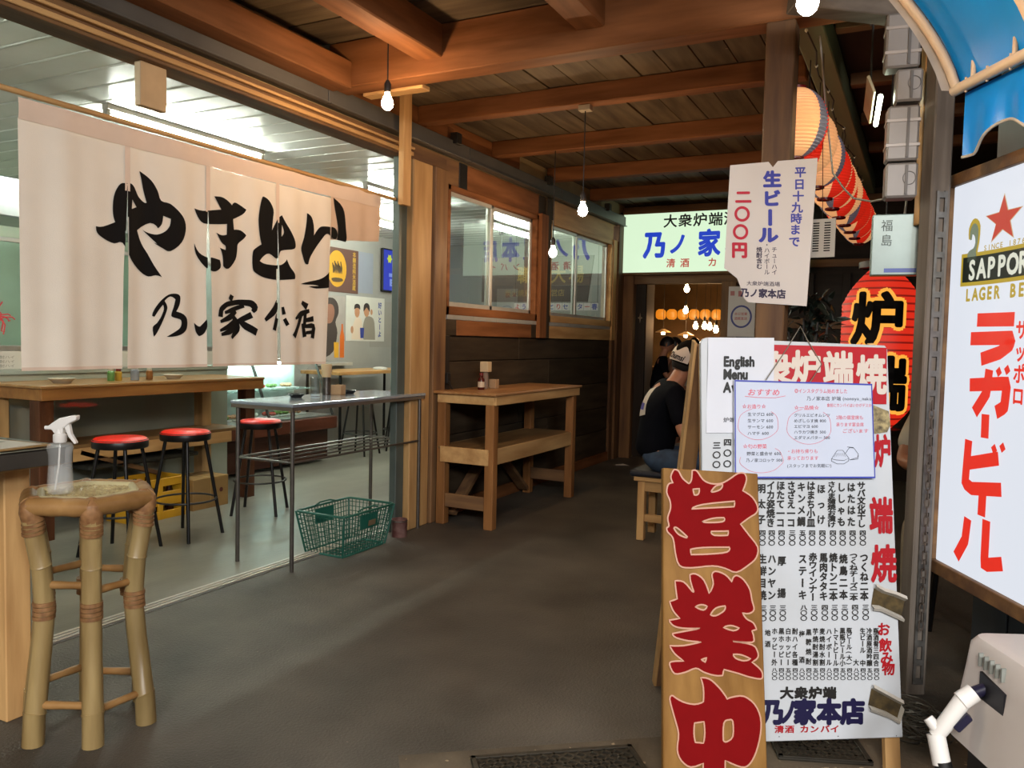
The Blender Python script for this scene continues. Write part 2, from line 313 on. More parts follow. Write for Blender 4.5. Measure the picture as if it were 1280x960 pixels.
RED_LOOPS=[[[(0.0197, 0.9929), (0.0334, 0.9896), (0.0461, 0.9683), (0.0657, 0.9529), (0.0735, 0.9645), (0.0754, 0.9911), (0.0901, 0.9917), (0.1097, 0.9658), (0.1343, 0.9552), (0.1638, 0.9562), (0.1885, 0.9685), (0.2183, 0.9886), (0.2381, 0.9893), (0.2449, 0.9704), (0.2327, 0.9367), (0.2622, 0.9187), (0.2787, 0.8908), (0.2745, 0.8718), (0.2517, 0.8569), (0.225, 0.8373), (0.2512, 0.8053), (0.2774, 0.7714), (0.2731, 0.7406), (0.2504, 0.7187), (0.2112, 0.6956), (0.1772, 0.7058), (0.1384, 0.7123), (0.0708, 0.7051), (0.0371, 0.7116), (0.0245, 0.7481), (0.0176, 0.7895), (0.0011, 0.8076), (-0.0018, 0.8195), (0.0049, 0.8262), (0.0009, 0.8494), (0.0095, 0.8777), (0.0074, 0.901), (-0.0024, 0.9242), (0.0023, 0.9479), (0.0169, 0.9531), (0.01, 0.9718)], [(0.0784, 0.9363), (0.0979, 0.9388), (0.095, 0.9227), (0.0823, 0.9194)], [(0.1342, 0.9306), (0.149, 0.9481), (0.1706, 0.9536), (0.1637, 0.9391), (0.144, 0.9309)], [(0.0736, 0.8778), (0.1096, 0.8921), (0.2078, 0.9046), (0.2057, 0.8885), (0.1487, 0.8839)], [(0.1066, 0.8404), (0.1389, 0.8517), (0.1741, 0.8546), (0.1701, 0.8432), (0.1291, 0.8392)], [(0.1339, 0.8132), (0.1876, 0.8157), (0.1855, 0.8035), (0.1436, 0.8023)], [(0.0204, 0.8193), (0.03, 0.8205), (0.061, 0.7953), (0.0591, 0.7925), (0.034, 0.802)], [(0.0708, 0.7585), (0.1095, 0.7651), (0.1902, 0.7682), (0.1823, 0.7541), (0.1337, 0.7472), (0.0727, 0.7438)]], [[(0.0241, 0.6664), (0.0507, 0.6639), (0.075, 0.639), (0.0807, 0.6369), (0.071, 0.6659), (0.0693, 0.6851), (0.0872, 0.6879), (0.1115, 0.6707), (0.1277, 0.6325), (0.1399, 0.6597), (0.136, 0.6867), (0.1482, 0.6971), (0.1768, 0.6877), (0.1971, 0.6672), (0.2013, 0.6805), (0.2136, 0.6862), (0.234, 0.6735), (0.2518, 0.6467), (0.258, 0.616), (0.2643, 0.5891), (0.2495, 0.5773), (0.2291, 0.5785), (0.2412, 0.5618), (0.2615, 0.5507), (0.2711, 0.5318), (0.2571, 0.5277), (0.2627, 0.5087), (0.2568, 0.4949), (0.1984, 0.4971), (0.2567, 0.4881), (0.2728, 0.4709), (0.2742, 0.452), (0.2562, 0.4389), (0.282, 0.4181), (0.2883, 0.4016), (0.2817, 0.3917), (0.2477, 0.3966), (0.2155, 0.406), (0.1713, 0.4167), (0.1672, 0.4001), (0.1432, 0.3998), (0.1111, 0.4084), (0.0872, 0.4193), (0.0553, 0.4077), (0.0235, 0.4036), (0.0091, 0.428), (0.0154, 0.4371), (0.0512, 0.4391), (0.0233, 0.4597), (0.0088, 0.482), (0.0511, 0.4827), (0.1032, 0.494), (0.0631, 0.4964), (0.0271, 0.5049), (0.0166, 0.516), (0.055, 0.5235), (0.0992, 0.5318), (0.047, 0.5317), (0.0189, 0.5388), (0.0069, 0.5537), (0.0389, 0.5596), (0.0188, 0.5805), (0.0082, 0.607), (0.0307, 0.6151), (0.0266, 0.6418)], [(0.0855, 0.5933), (0.1033, 0.5998), (0.1211, 0.5955), (0.1098, 0.5846)], [(0.1316, 0.5713), (0.1478, 0.5907), (0.1763, 0.5974), (0.1722, 0.5835), (0.1478, 0.5693)], [(0.1703, 0.5361), (0.1922, 0.5418), (0.2182, 0.5347), (0.2002, 0.5275)], [(0.1998, 0.46), (0.224, 0.4588), (0.2523, 0.4479), (0.232, 0.4423), (0.2078, 0.4488)], [(0.1032, 0.4435), (0.1192, 0.4498), (0.1152, 0.437)]], [[(0.1015, 0.3933), (0.1271, 0.3899), (0.1511, 0.3715), (0.171, 0.3494), (0.1805, 0.3346), (0.199, 0.3407), (0.2311, 0.3425), (0.2631, 0.3205), (0.2804, 0.2834), (0.2799, 0.239), (0.2657, 0.1875), (0.2454, 0.1545), (0.2215, 0.1472), (0.174, 0.1653), (0.172, 0.0783), (0.1083, 0.0784), (0.1084, 0.1578), (0.0715, 0.1469), (0.044, 0.1649), (0.0321, 0.1939), (0.0359, 0.2376), (0.0239, 0.2815), (0.0095, 0.333), (0.0198, 0.3419), (0.0475, 0.3259), (0.0832, 0.3189), (0.1094, 0.3265), (0.1095, 0.3636)], [(0.0832, 0.2673), (0.1109, 0.2711), (0.1133, 0.2381), (0.1093, 0.2124), (0.0856, 0.2145), (0.0816, 0.2379)], [(0.1706, 0.2679), (0.1866, 0.2768), (0.1969, 0.2717), (0.1966, 0.2312), (0.1783, 0.2164), (0.1687, 0.2201)]]]
A_TOP=[[0.0005955, -1.61e-05, -0.0624304], [1.9e-05, -0.0005767, 1.2968976]]
A_MID=[[0.0005441, -1.46e-05, -0.0154262], [6.4e-06, -0.0005123, 0.8330539]]
A_LOW=[[0.0005344, -1.42e-05, -0.0203316], [-1.8e-06, -0.0004934, 0.4095909]]
A_WB=[[0.0003784, -9e-06, 0.0881957], [9.8e-06, -0.0003635, 1.140925]]
A_PR=[[0.0007934, 3.22e-05, -0.091091], [-3.91e-05, -0.0008093, 0.7636535]]
A_FS=[[0.0019325, 6.24e-05, -0.4229635], [-6.56e-05, -0.0018817, 0.9603507]]
KATA=[[(0.1976, 1.462), (0.4196, 1.4593)], [(0.1614, 1.3949), (0.4099, 1.3973), (0.4017, 1.3739), (0.3456, 1.3465), (0.2348, 1.3216)], [(0.1714, 1.2264), (0.398, 1.2435), (0.3897, 1.1623), (0.343, 1.1407)], [(0.2901, 1.2869), (0.2809, 1.2027), (0.2114, 1.129)], [(0.3398, 1.2918), (0.3555, 1.27)], [(0.3875, 1.2998), (0.4027, 1.2783)], [(0.2822, 1.1287), (0.2844, 1.0447)], [(0.1845, 1.0258), (0.175, 0.8661), (0.2195, 0.8535), (0.3998, 0.882)], [(0.1866, 0.9403), (0.374, 0.985)], [(0.3373, 1.0251), (0.3532, 1.003)], [(0.3854, 1.0362), (0.4008, 1.0144)], [(0.291, 0.8534), (0.2903, 0.7684)], [(0.2058, 0.7413), (0.1951, 0.6577), (0.1417, 0.5826)], [(0.3228, 0.7607), (0.3235, 0.6021), (0.4282, 0.6348)]]
# ------------------------------------------------------------ palette
ORW = lambda ax: wood('orange_wood_'+ax, '#8a5a37', '#643d20', ax, rough=.65, spec=.2)
PLW = lambda ax: wood('pale_pine_'+ax, '#cda56e', '#a98050', ax, rough=.55)
BRW = lambda ax: wood('brown_wood_'+ax, '#80603f', '#584030', ax, rough=.55, spec=.25)
DKW = lambda ax: wood('dark_plank_'+ax, '#6b5c46', '#43372a', ax, rough=.65, speck=('#8a7a62', 26, .74))
DWW = lambda ax: wood('dark_wall_wood_'+ax, '#43382a', '#2e251b', ax, rough=.65, spec=.2)
BLKW = lambda ax: wood('near_black_wood_'+ax, '#2c231b', '#1a1410', ax, rough=.7)
GRW = lambda ax: wood('weathered_grey_wood_'+ax, '#6f675e', '#48413a', ax, rough=.75)
M_asph = mat('asphalt', '#514b42', .6, var=.3, scale=1.7, bump=.5, bumpscale=90, speck=('#857a68', 45, .735), detail=10)
M_conc = mat('shop_concrete', '#908c7f', .32, var=.2, scale=1.6, bump=.08, bumpscale=40, detail=8, col2='#6b685e', stretch=(1.6,.6,1))
M_curb = mat('curb_concrete', '#716451', .75, var=.3, scale=4, detail=9, bump=.3, bumpscale=50, speck=('#9a886c', 30, .66))
M_steel = mat('grey_painted_steel', '#5c5b57', .45, .3, var=.12, scale=4)
M_dsteel = mat('dark_steel', '#3f3d3a', .4, .7, var=.1, scale=10)
M_alu = mat('aluminium', '#b9bcbc', .3, .9, var=.06, scale=20)
M_aluw = mat('anodised_frame', '#c9c7bf', .35, .5, var=.05, scale=10)
M_black = mat('black_plastic', '#121110', .5, var=.05)
M_white = mat('white_plastic', '#d8d5cf', .4, var=.04)
M_panel = mat('gloss_ceiling_panel', '#dcdfda', .2, 0, var=.05, scale=3)
M_wallg = mat('grey_shop_wall', '#9a9892', .5, var=.06, scale=2)
M_plaster = mat('cream_plaster', '#a3906a', .8, var=.1, scale=5)

def S(o): o['kind'] = 'structure'; return o
def sbox(name, m, *b, bev=.002): return S(bx(name, m, *b, bev=bev))
def planks(parent, name, m, axis, rng, step, lo, hi, z0, z1, gap=.004, jit=.003):
    """rows of boards; axis = the one they run along; rng across"""
    a = rng[0]
    while a < rng[1]-.02:
        b = min(a+step, rng[1]); j = random.uniform(-jit, jit)
        if axis == 'y': bx(name, m, a+gap/2, lo, z0+j, b-gap/2, hi, z1+j, parent, bev=.002)
        else: bx(name, m, lo, a+gap/2, z0+j, hi, b-gap/2, z1+j, parent, bev=.002)
        a = b
def rel(parent):  # children written in world coordinates under a parent that is not at the origin
    return parent
def sroot(name):  # a setting mesh at the origin that carries parts written in world coordinates
    return name
def struct_mb(name, mb, m, bev=0): return S(mb.build(name, m, None, bev=bev))

# ------------------------------------------------------------ floors
fl = struct_mb('floor', MB().box(-3.30, -3, -.08, 3.2, 9.15, 0), M_asph)
struct_mb('floor', MB().box(-8.2, -3, -.08, -3.30, 10.5, .002), M_conc)
struct_mb('floor', MB().box(-3.3, 9.15, -.08, 3.2, 14.2, .003).box(-5.2, 10.5, -.08, -3.3, 14.2, .003), BLKW('x'))
tr = struct_mb('trim_1', MB().box(-3.36, -3, 0, -3.27, 4.58, .004), M_alu)
for k in range(3):
    bx('threshold_rail', M_aluw, -3.358+k*.031, -3, .004, -3.342+k*.031, 4.58, .012, tr, bev=.002)
# lighter concrete strip round the drain covers, nearest the camera
mbc = MB(); d1 = Vector((.793, .609, 0)); n1 = Vector((.609, -.793, 0))
P0 = Vector((-1.45, 2.10, 0)); P1 = P0+d1*2.3
mbc.prism([(P0.x,P0.y),(P1.x,P1.y),(P1.x+n1.x*2.6,P1.y+n1.y*2.6),(P0.x+n1.x*2.6,P0.y+n1.y*2.6)], .008, Matrix.Translation((0,0,-.003)))
struct_mb('trim_2', mbc, M_curb)

# ------------------------------------------------------------ left wall between shop and alley
X = -3.2
wl = struct_mb('wall_left', MB().box(X-.10, 5.11, 0, X-.02, 9.1, 1.38), DWW('y'))
zz = [0.10, .36, .62, .90, 1.183, 1.375]
for a, b in zip(zz, zz[1:]):
    cuts = [5.2, 7.05, 8.72] if a in (.36, .90) else [5.2, 6.4, 8.72]
    for y0, y1 in zip(cuts, cuts[1:]):
        j = random.uniform(0, .004)
        bx('wall_board', DWW('y'), X-.02, y0+.002, a+.003, X+j, y1-.002, b-.003, wl, bev=.003)
bx('base_board', ORW('y'), X-.02, 5.2, 0, X+.022, 8.72, .10, wl)
# band under the windows, pieces of different board
for y0, y1, m in ((5.12,5.3,DWW('y')),(5.3,6.62,ORW('y')),(6.62,6.98,DWW('y')),(6.98,8.70,PLW('y'))):
    bx('band_board', m, X-.02, y0+.002, 1.38, X+.014, y1-.002, 1.50, wl)
for k in range(9): bx('sill_block', M_aluw, X-.02, 5.16+k*.39, 1.502, X+.018, 5.16+(k+1)*.39-.004, 1.535, wl, bev=.001)
# header boards above the windows
for y0, y1, m, z0 in ((5.11,5.30,BRW('y'),2.50),(5.42,6.72,ORW('y'),2.50),(6.72,7.05,DWW('y'),2.50),(7.05,8.72,PLW('y'),2.50)):
    bx('head_board', m, X-.02, y0+.002, z0, X+.012, y1-.002, 2.69, wl)
bx('strap_plate', M_dsteel, X-.01, 5.30, 2.49, X+.016, 5.42, 2.69, wl)
# posts
bx('post', ORW('z'), X-.06, 6.72, 1.38, X+.05, 6.87, 2.52, wl, bev=.005)
bx('post', DWW('z'), X-.06, 6.87, 1.38, X+.03, 6.98, 2.69, wl, bev=.005)
bx('post', PLW('z'), X-.06, 8.70, 1.38, X+.03, 8.82, 2.52, wl, bev=.005)
bx('post', BRW('z'), X-.08, 8.82, 0, X+.05, 9.0, 2.83, wl, bev=.005)
bx('post', BRW('z'), X-.08, 8.70, 0, X+.03, 8.80, 1.38, wl, bev=.005)
bx('post', PLW('z'), X-.05, 4.665, 0, X+.03, 4.91, 2.585, wl, bev=.006)
bx('post', BRW('z'), X-.08, 4.93, 0, X+.045, 5.10, 2.585, wl, bev=.006)
bx('post', BLKW('z'), X-.08, 5.10, 0, X+.02, 5.20, 1.38, wl, bev=.004)
bx('steel_jamb', mat('grey_green_steel', '#545d58', .45, .2, var=.08), X-.065, 4.56, 0, X-.01, 4.655, 2.585, wl, bev=.004)
lt = MB(); lt.box(X+.02, 5.12, 1.02, X+.05, 5.17, 1.10); lt.tube([(X+.06,5.12,1.04),(X+.07,5.16,.98),(X+.05,5.19,.9)], .008, 6)
lt.box(X+.02, 5.13, .82, X+.06, 5.18, .90); lt.build('latch', M_dsteel, wl, bev=.002)
# the thin orange inner frame round each window
def window(name, y0, y1, yd, mf):
    fr = MB()
    for a in ((y0,1.535,y1,1.60),(y0,2.46,y1,2.50),(y0,1.535,y0+.04,2.5),(y1-.04,1.535,y1,2.5)):
        fr.box(X-.05, a[0], a[1], X+.02, a[2], a[3])
    o = S(fr.build(name, mf, None, bev=.003))
    for k, (a, b, xo) in enumerate(((y0+.04, yd+.03, -.018), (yd-.03, y1-.04, -.038))):
        s = MB()
        for c in ((a,1.60,b,1.635),(a,2.43,b,2.46),(a,1.60,a+.035,2.46),(b-.035,1.60,b,2.46)):
            s.box(X+xo-.012, c[0], c[1], X+xo+.008, c[2], c[3])
        sf = s.build('sash_frame', M_aluw, o, bev=.002)
        MB().add([(X+xo,a+.02,1.62),(X+xo,b-.02,1.62),(X+xo,b-.02,2.44),(X+xo,a+.02,2.44)], [(0,1,2,3)]).build('pane', glass('window_glass', '#e8f0ee', 0, 2.6), sf)
    return o
window('window_1', 5.14, 6.72, 5.87, ORW('y'))
window('window_2', 6.98, 8.70, 7.70, PLW('y'))
# header over the opening, moulded
hd = struct_mb('trim_3', MB().box(X-.12, -3, 2.585, X+.02, 5.11, 2.69), BRW('y'), bev=.003)
bx('moulding', PLW('y'), X+.02, -3, 2.60, X+.035, 4.66, 2.625, hd)
bx('moulding', PLW('y'), X+.02, -3, 2.64, X+.045, 4.66, 2.655, hd)
# grey steel sliding rail
rl = struct_mb('trim_4', MB().box(X+.0, -2.4, 2.70, X+.05, 8.95, 2.80), M_steel, bev=.002)
for y0, y1 in ((-2.4,.4),(.4,2.0),(2.0,3.72),(3.72,5.35),(5.35,7.1),(7.1,8.95)):
    m = MB(); m.box(X+.05, y0+.004, 2.695, X+.075, y1-.004, 2.805); m.box(X+.075, y0+.004, 2.695, X+.095, y1-.004, 2.703)
    m.build('rail_section', M_steel, rl, bev=.002)
for y in (3.55, 5.10, 6.75, 8.3): bx('bracket', M_dsteel, X+.05, y, 2.78, X+.11, y+.07, 2.86, rl)
# fascia behind the ledger
fa = struct_mb('trim_5', MB().box(X-.12, -2.5, 2.69, X, 9.1, 3.16), M_plaster)
bx('ledger_board', ORW('y'), X, 3.9, 2.80, X+.02, 6.3, 2.95, fa)

# ------------------------------------------------------------ timber roof over the alley
ce = struct_mb('ceiling', MB().box(-3.3, 3.9, 3.0, .9, 9.15, 3.06), BLKW('y'))
ys = [3.9, 4.74, 5.81, 6.88, 7.96, 9.1]
for bay, (ya, yb) in enumerate(zip(ys, ys[1:])):
    a = -3.2-random.uniform(0, .1)
    while a < -.62:
        b = a+random.uniform(.17, .24); j = random.uniform(-.004, .004)
        bx('plank', DKW('y') if random.random() < .86 else DWW('y'), max(a, -3.2)+.003, ya, 2.955+j, min(b, -.60)-.003, yb+.04, 2.985+j, ce, bev=.002)
        a = b
ce2 = struct_mb('ceiling', MB().box(-3.3, -2.5, 3.10, .6, 3.9, 3.16), BLKW('x'))
y = -.4
while y < 3.74:
    b = y+random.uniform(.24, .32); j = random.uniform(-.004, .004)
    bx('plank', DKW('x'), -3.2, y+.003, 3.045+j, .5, min(b, 3.76)-.003, 3.09+j, ce2, bev=.002); y = b
def beam(x0, y0, z0, x1, y1, z1, m, label, cat='beam', group=None):
    o = bx('roof_beam', m, x0, y0, z0, x1, y1, z1, bev=.006); return tag(o, label, cat, group)
beam(-3.16, 3.76, 2.79, -.02, 3.9, 3.05, ORW('x'), 'large orange timber beam crossing the alley, nearest, carrying the ceiling joists')
names = ['second cross beam from the front under the plank ceiling, bulb hanging from its middle', 'third cross beam from the front under the plank ceiling', 'fourth cross beam from the front, just past the rail bracket', 'last cross beam before the lit sign over the doorway']
for (ya, yb), nm, x1 in zip(((4.72,4.82),(5.79,5.89),(6.86,6.96),(7.94,8.04)), names, (-.64,-.64,-.64,-.64)):
    beam(-3.18, ya, 2.835, x1, yb, 2.955, ORW('x'), nm)
tag(bx('roof_joist', ORW('y'), -2.54, -.4, 2.87, -2.38, 3.76, 3.045, bev=.006), 'orange ceiling joist meeting the large beam right of the nearest bulb', 'joist')
tag(bx('roof_joist', ORW('y'), -1.60, -.4, 2.89, -1.45, 3.76, 3.045, bev=.006), 'orange ceiling joist at top centre meeting the large beam', 'joist')
tag(bx('roof_joist', ORW('y'), -3.14, -.4, 2.775, -2.99, 3.76, 2.93, bev=.006), 'orange ceiling joist running along the grey rail at top left', 'joist')
tag(bx('batten', PLW('x'), -3.02, 3.9, 2.775, -2.60, 3.98, 2.80, bev=.003), 'short pale batten under the left end of the large beam', 'batten')
# post
tag(bx('wooden_post', BRW('z'), -.685, 3.76, 0, -.56, 3.885, 2.79, bev=.006), 'square brown wooden post carrying the price placard', 'post')
tag(bx('roof_beam', mat('mossy_green_beam', '#6f7350', .6, var=.2, scale=5, stretch=(1,.1,1)), -.61, 3.92, 2.82, -.47, 8.4, 2.97, bev=.006), 'long greenish beam running into the alley above the paper lanterns', 'beam')
# right bay ceiling
ce3 = struct_mb('ceiling', MB().box(-.6, 2.9, 3.12, 3.2, 9.15, 3.18), BLKW('y'))
PLB = wood('tan_plank', '#a8845a', '#80603c', 'x')
for k in range(24):
    y0 = 2.95+k*.26
    bx('plank', PLB if k % 3 else BRW('x'), -.46, y0+.004, 3.05+(k % 2)*.015, 1.6, y0+.256, 3.09+(k % 2)*.01, ce3, bev=.002)
for k, y0 in enumerate((4.35, 5.3, 6.2, 7.1)):
    tag(bx('roof_joist', BRW('x'), -.46, y0, 2.93, 1.6, y0+.08, 3.04, bev=.004), ['first', 'second', 'third', 'fourth'][k]+' dark joist from the front in the ceiling right of the lanterns', 'joist')

# ------------------------------------------------------------ back wall with the doorway
Yb = 9.1
wb = struct_mb('wall_back', MB().box(-3.3, Yb+.02, 2.14, 3.2, Yb+.12, 3.05).box(-1.86, Yb+.02, 0, 3.2, Yb+.12, 2.14).box(-3.3, Yb+.02, 0, -3.05, Yb+.12, 2.14), BLKW('x'))
bx('lintel', BRW('x'), -3.15, Yb-.06, 2.04, -1.6, Yb+.02, 2.15, wb)
bx('lintel', BRW('x'), -3.2, Yb-.06, 2.86, -.3, Yb+.02, 2.93, wb)
bx('jamb', BRW('z'), -3.17, Yb-.08, 0, -3.03, Yb+.02, 2.86, wb, bev=.004)
bx('jamb', BRW('z'), -2.02, Yb-.07, 0, -1.86, Yb+.02, 2.06, wb, bev=.004)
bx('rail_board', BRW('x'), -1.8, Yb-.01, 1.55, .4, Yb+.02, 1.66, wb)
bx('rail_board', BRW('x'), -1.8, Yb-.01, 2.2, .4, Yb+.02, 2.28, wb)
for k in range(6): bx('stud', BLKW('z'), -1.5+k*.36, Yb-.015, 0, -1.42+k*.36, Yb+.02, 2.14, wb)
# sliding door pushed aside
dr = S(bx('door_1', BLKW('z'), -3.02, Yb-.02, .02, -2.90, Yb+.02, 2.04, bev=.003))
MB().prism([(.03*cos(pi/2+k*pi/4)*(1 if k % 2 == 0 else .35), .06*sin(pi/2+k*pi/4)*(1 if k % 2 == 0 else .35)) for k in range(8)], .004, Matrix.Translation((0,-.027,.62)) @ Matrix.Rotation(R(90),4,'X')).build('star_mark', mat('faded_cream', '#7d6a50', .6), dr)
# room seen through the doorway
wf = struct_mb('wall_far', MB().box(-5.2, 13.6, 0, -1.0, 13.7, 2.9), mat('far_room_wall', '#6b5232', .8, var=.2, scale=3))
struct_mb('wall_far', MB().box(-1.05, 9.25, 0, -.95, 13.6, 2.9).box(-5.2, 10.62, 0, -5.1, 13.6, 2.9), BLKW('z'))
struct_mb('ceiling', MB().box(-5.2, 10.6, 2.6, -.95, 13.7, 2.7).box(-3.2, 9.22, 2.6, -.95, 10.6, 2.7), BLKW('x'))
struct_mb('wall_right', MB().box(1.15, 3.6, 0, 1.25, 9.1, 3.1), BLKW('z'))

# ------------------------------------------------------------ shop room
XW = -6.8
ws = struct_mb('wall_shop', MB().box(XW-.1, 5.4, 0, XW, 10.5, 2.9), M_wallg)
struct_mb('wall_shop', MB().box(-8.2, 10.45, 0, -3.25, 10.55, 2.9), M_wallg)
struct_mb('wall_shop', MB().box(-8.2, -1.1, 0, -3.35, -1.0, 2.9), M_wallg)
struct_mb('wall_shop', MB().box(-8.2, -1, 0, -8.1, 5.4, 2.9).box(-8.2, 5.4, 0, -6.9, 5.5, 2.9), mat('kitchen_wall', '#b9c4b0', .5, var=.08, scale=3))
struct_mb('wall_shop', MB().box(X-.14, 9.1, 0, X-.04, 10.5, 2.9), M_wallg)
struct_mb('wall_shop', MB().box(X-.14, 5.11, 2.69, X-.12, 9.2, 2.9), M_wallg)
ces = struct_mb('ceiling', MB().box(-8.2, -1.1, 2.79, -3.28, 10.5, 2.86), M_panel)
y = -1.0
while y < 10.3:
    m = MB(); m.box(-8.1, y+.004, 2.755, -3.32, y+.190, 2.785); m.tube([(-8.1, y+.197, 2.757), (-3.32, y+.197, 2.757)], .006, 6)
    m.build('ceiling_strip', M_panel, ces, bev=.002); y += .205
# ------------------------------------------------------------ lamps
M_bulb = emis('warm_bulb_glow', '#ffd2a0', 400); M_tube = emis('tube_glow', '#f7fff0', 150)
M_socket = mat('lamp_socket', '#2b2622', .5, var=.05); M_cord = mat('black_cord', '#15120f', .6, var=0)
def bulb(label, x, y, z, ztop, m=None, r=.031, group=None, full=True):
    t = thing('hanging_bulb', label, 'light bulb', (x, y, z), 0, group)
    pr = [(.004,-r*1.12),(r*.45,-r*1.02),(r*.8,-r*.68),(r,-r*.1),(r*.93,r*.45),(r*.6,r*1.1),(r*.45,r*1.5),(r*.42,r*1.8)]
    MB().lathe(pr, n=16).build('glass_bulb', m or M_bulb, t, smooth=True)
    MB().lathe([(r*.46,r*1.8),(r*.55,r*1.85),(r*.6,r*3.2),(r*.35,r*3.7),(r*.12,r*4)], n=12).build('socket', M_socket, t, smooth=True)
    MB().tube([(0,0,r*3.9),(0,0,ztop-z)], .0035 if full else .003, 6).build('cord', M_cord, t)
    return t
b1 = bulb('bare bulb nearest the shop opening, hanging in front of the large beam', -2.55, 3.50, 2.573, 3.045)
bulb('bare bulb hanging from the middle of the second cross beam', -1.955, 4.77, 2.18, 2.835)
bulb('bare bulb lowest of the hanging bulbs, before the second window', -2.62, 5.80, 2.045, 2.955)
bulb('bare bulb at the top edge of the photo above the price placard', -.335, 2.45, 2.325, 3.045)
bx('junction_block', mat('cream_block', '#a79a83', .6), -1.995, 4.745, 2.80, -1.915, 4.80, 2.835, bev=.003); tag(bpy.context.scene.objects['junction_block'], 'small cream junction block where the middle bulb cord leaves its beam', 'junction box')
def tube_light(label, x, y, z=2.755, L=1.33, first=[None]):
    if first[0] is None:
        t = thing('tube_light', label, 'ceiling light', (x, y, z))
        MB().box(-.03, -L/2, -.035, .03, L/2, 0).build('trough', M_white, t, bev=.004)
        MB().tube([(0,-L/2+.03,-.075),(0,L/2-.03,-.075)], .018, 12).build('tube', M_tube, t, smooth=True)
        for s in (-1, 1): MB().box(-.02, s*(L/2-.015)-.015, -.098, .02, s*(L/2-.015)+.015, -.03).build('end_cap', M_white, t, bev=.003)
        first[0] = t; return t
    return dup(first[0], label, (x, y, z))
tube_light('fluorescent tube light on the shop ceiling above the white curtain', -4.56, 4.0)
tube_light('fluorescent tube light at the far end of the shop ceiling, beside the television', -5.75, 7.9)
for lb, x, y in (('fluorescent tube light over the kitchen at the left edge', -6.9, 2.6), ('fluorescent tube light above the tall table, out past the left edge', -4.56, 1.4),
                 ('fluorescent tube light seen through the first window', -4.56, 6.6), ('fluorescent tube light seen through the second window', -4.56, 9.0), ('fluorescent tube light above the display case', -6.1, 5.4)):
    tube_light(lb, x, y)

# ------------------------------------------------------------ shop curtain
M_cloth = mat('white_curtain_cloth', '#e6dccb', .85, var=.03, scale=5, bump=.15, bumpscale=300, spec=.1)
M_hem = mat('pinkish_curtain_hem', '#dcc6b2', .85, var=.03, spec=.1)
M_ink = mat('black_ink', '#0d0c0c', .75, var=0, spec=.2)
XN = -3.25
def wave(y, z):
    k = max(0, min(1, (2.27-z)/1.0))
    return XN + (.012*sin(y*9.5)+.008*sin(y*23+1.3)+.005*sin(y*41))*(.35+.65*k)
cut = thing('shop_curtain', 'white split shop curtain with large black brush lettering over the opening', 'curtain', (0,0,0))
G = 0.02
panels = [(1.994, 2.488, 2.472), (2.500, 2.946, 2.950), (2.966, 3.438, 3.452), (3.452, 3.900, 3.862)]

zt = 2.268
SL = [(2.489, 2.474, 1.99, .022), (2.947, 2.961, 1.965, .030), (3.440, 3.461, 1.98, .022)]
def slit(i, z):
    yt, yb, zs, wd = SL[i]; f = (zs-z)/(zs-1.185)
    if f <= 0: return yt, 0.0
    return yt+(yb-yt)*f, wd*(.15+min(1, f*2.2))/2
def edges(k, z):
    f = (zt-z)/(zt-1.185)
    if k == 0: l = 1.994+.004*f
    else: c, h = slit(k-1, z); l = c+h
    if k == 3: r = 3.915-.05*f
    else: c, h = slit(k, z); r = c-h
    return l, r
for k in range(4):
    m = MB()
    def fn(u, v, k=k):
        z = zt-.075-v*(zt-.075-1.195); l, r = edges(k, z); y = l+(r-l)*u; return (wave(y, z), y, z)
    m.grid(fn, 26, 20); m.build('curtain_panel', M_cloth, cut, smooth=True)
    m = MB(); m.grid(lambda u, v, k=k: (wave(edges(k, 1.2)[0]+(edges(k, 1.2)[1]-edges(k, 1.2)[0])*u, 1.19)+.001, edges(k, 1.19)[0]+(edges(k, 1.19)[1]-edges(k, 1.19)[0])*u, 1.197-.014*v), 26, 1)
    m.build('bottom_hem', M_hem, cut, smooth=True)
    if k < 3:
        m = MB(); c = SL[k][0]
        m.grid(lambda u, v, c=c, k=k: (wave(c, 2.2-v*.2)+.003, c-.013+.026*u, zt-.07-v*(zt-.07-SL[k][2])), 2, 6); m.build('seam_tape', M_hem, cut)
m = MB(); m.grid(lambda u, v: (wave(1.994+u*2.40, 2.25)+.004+.004*sin(v*pi), 1.994+u*2.40, zt+.006+.02*u*u-v*.085), 60, 3); m.build('rod_sleeve', M_hem, cut, smooth=True)
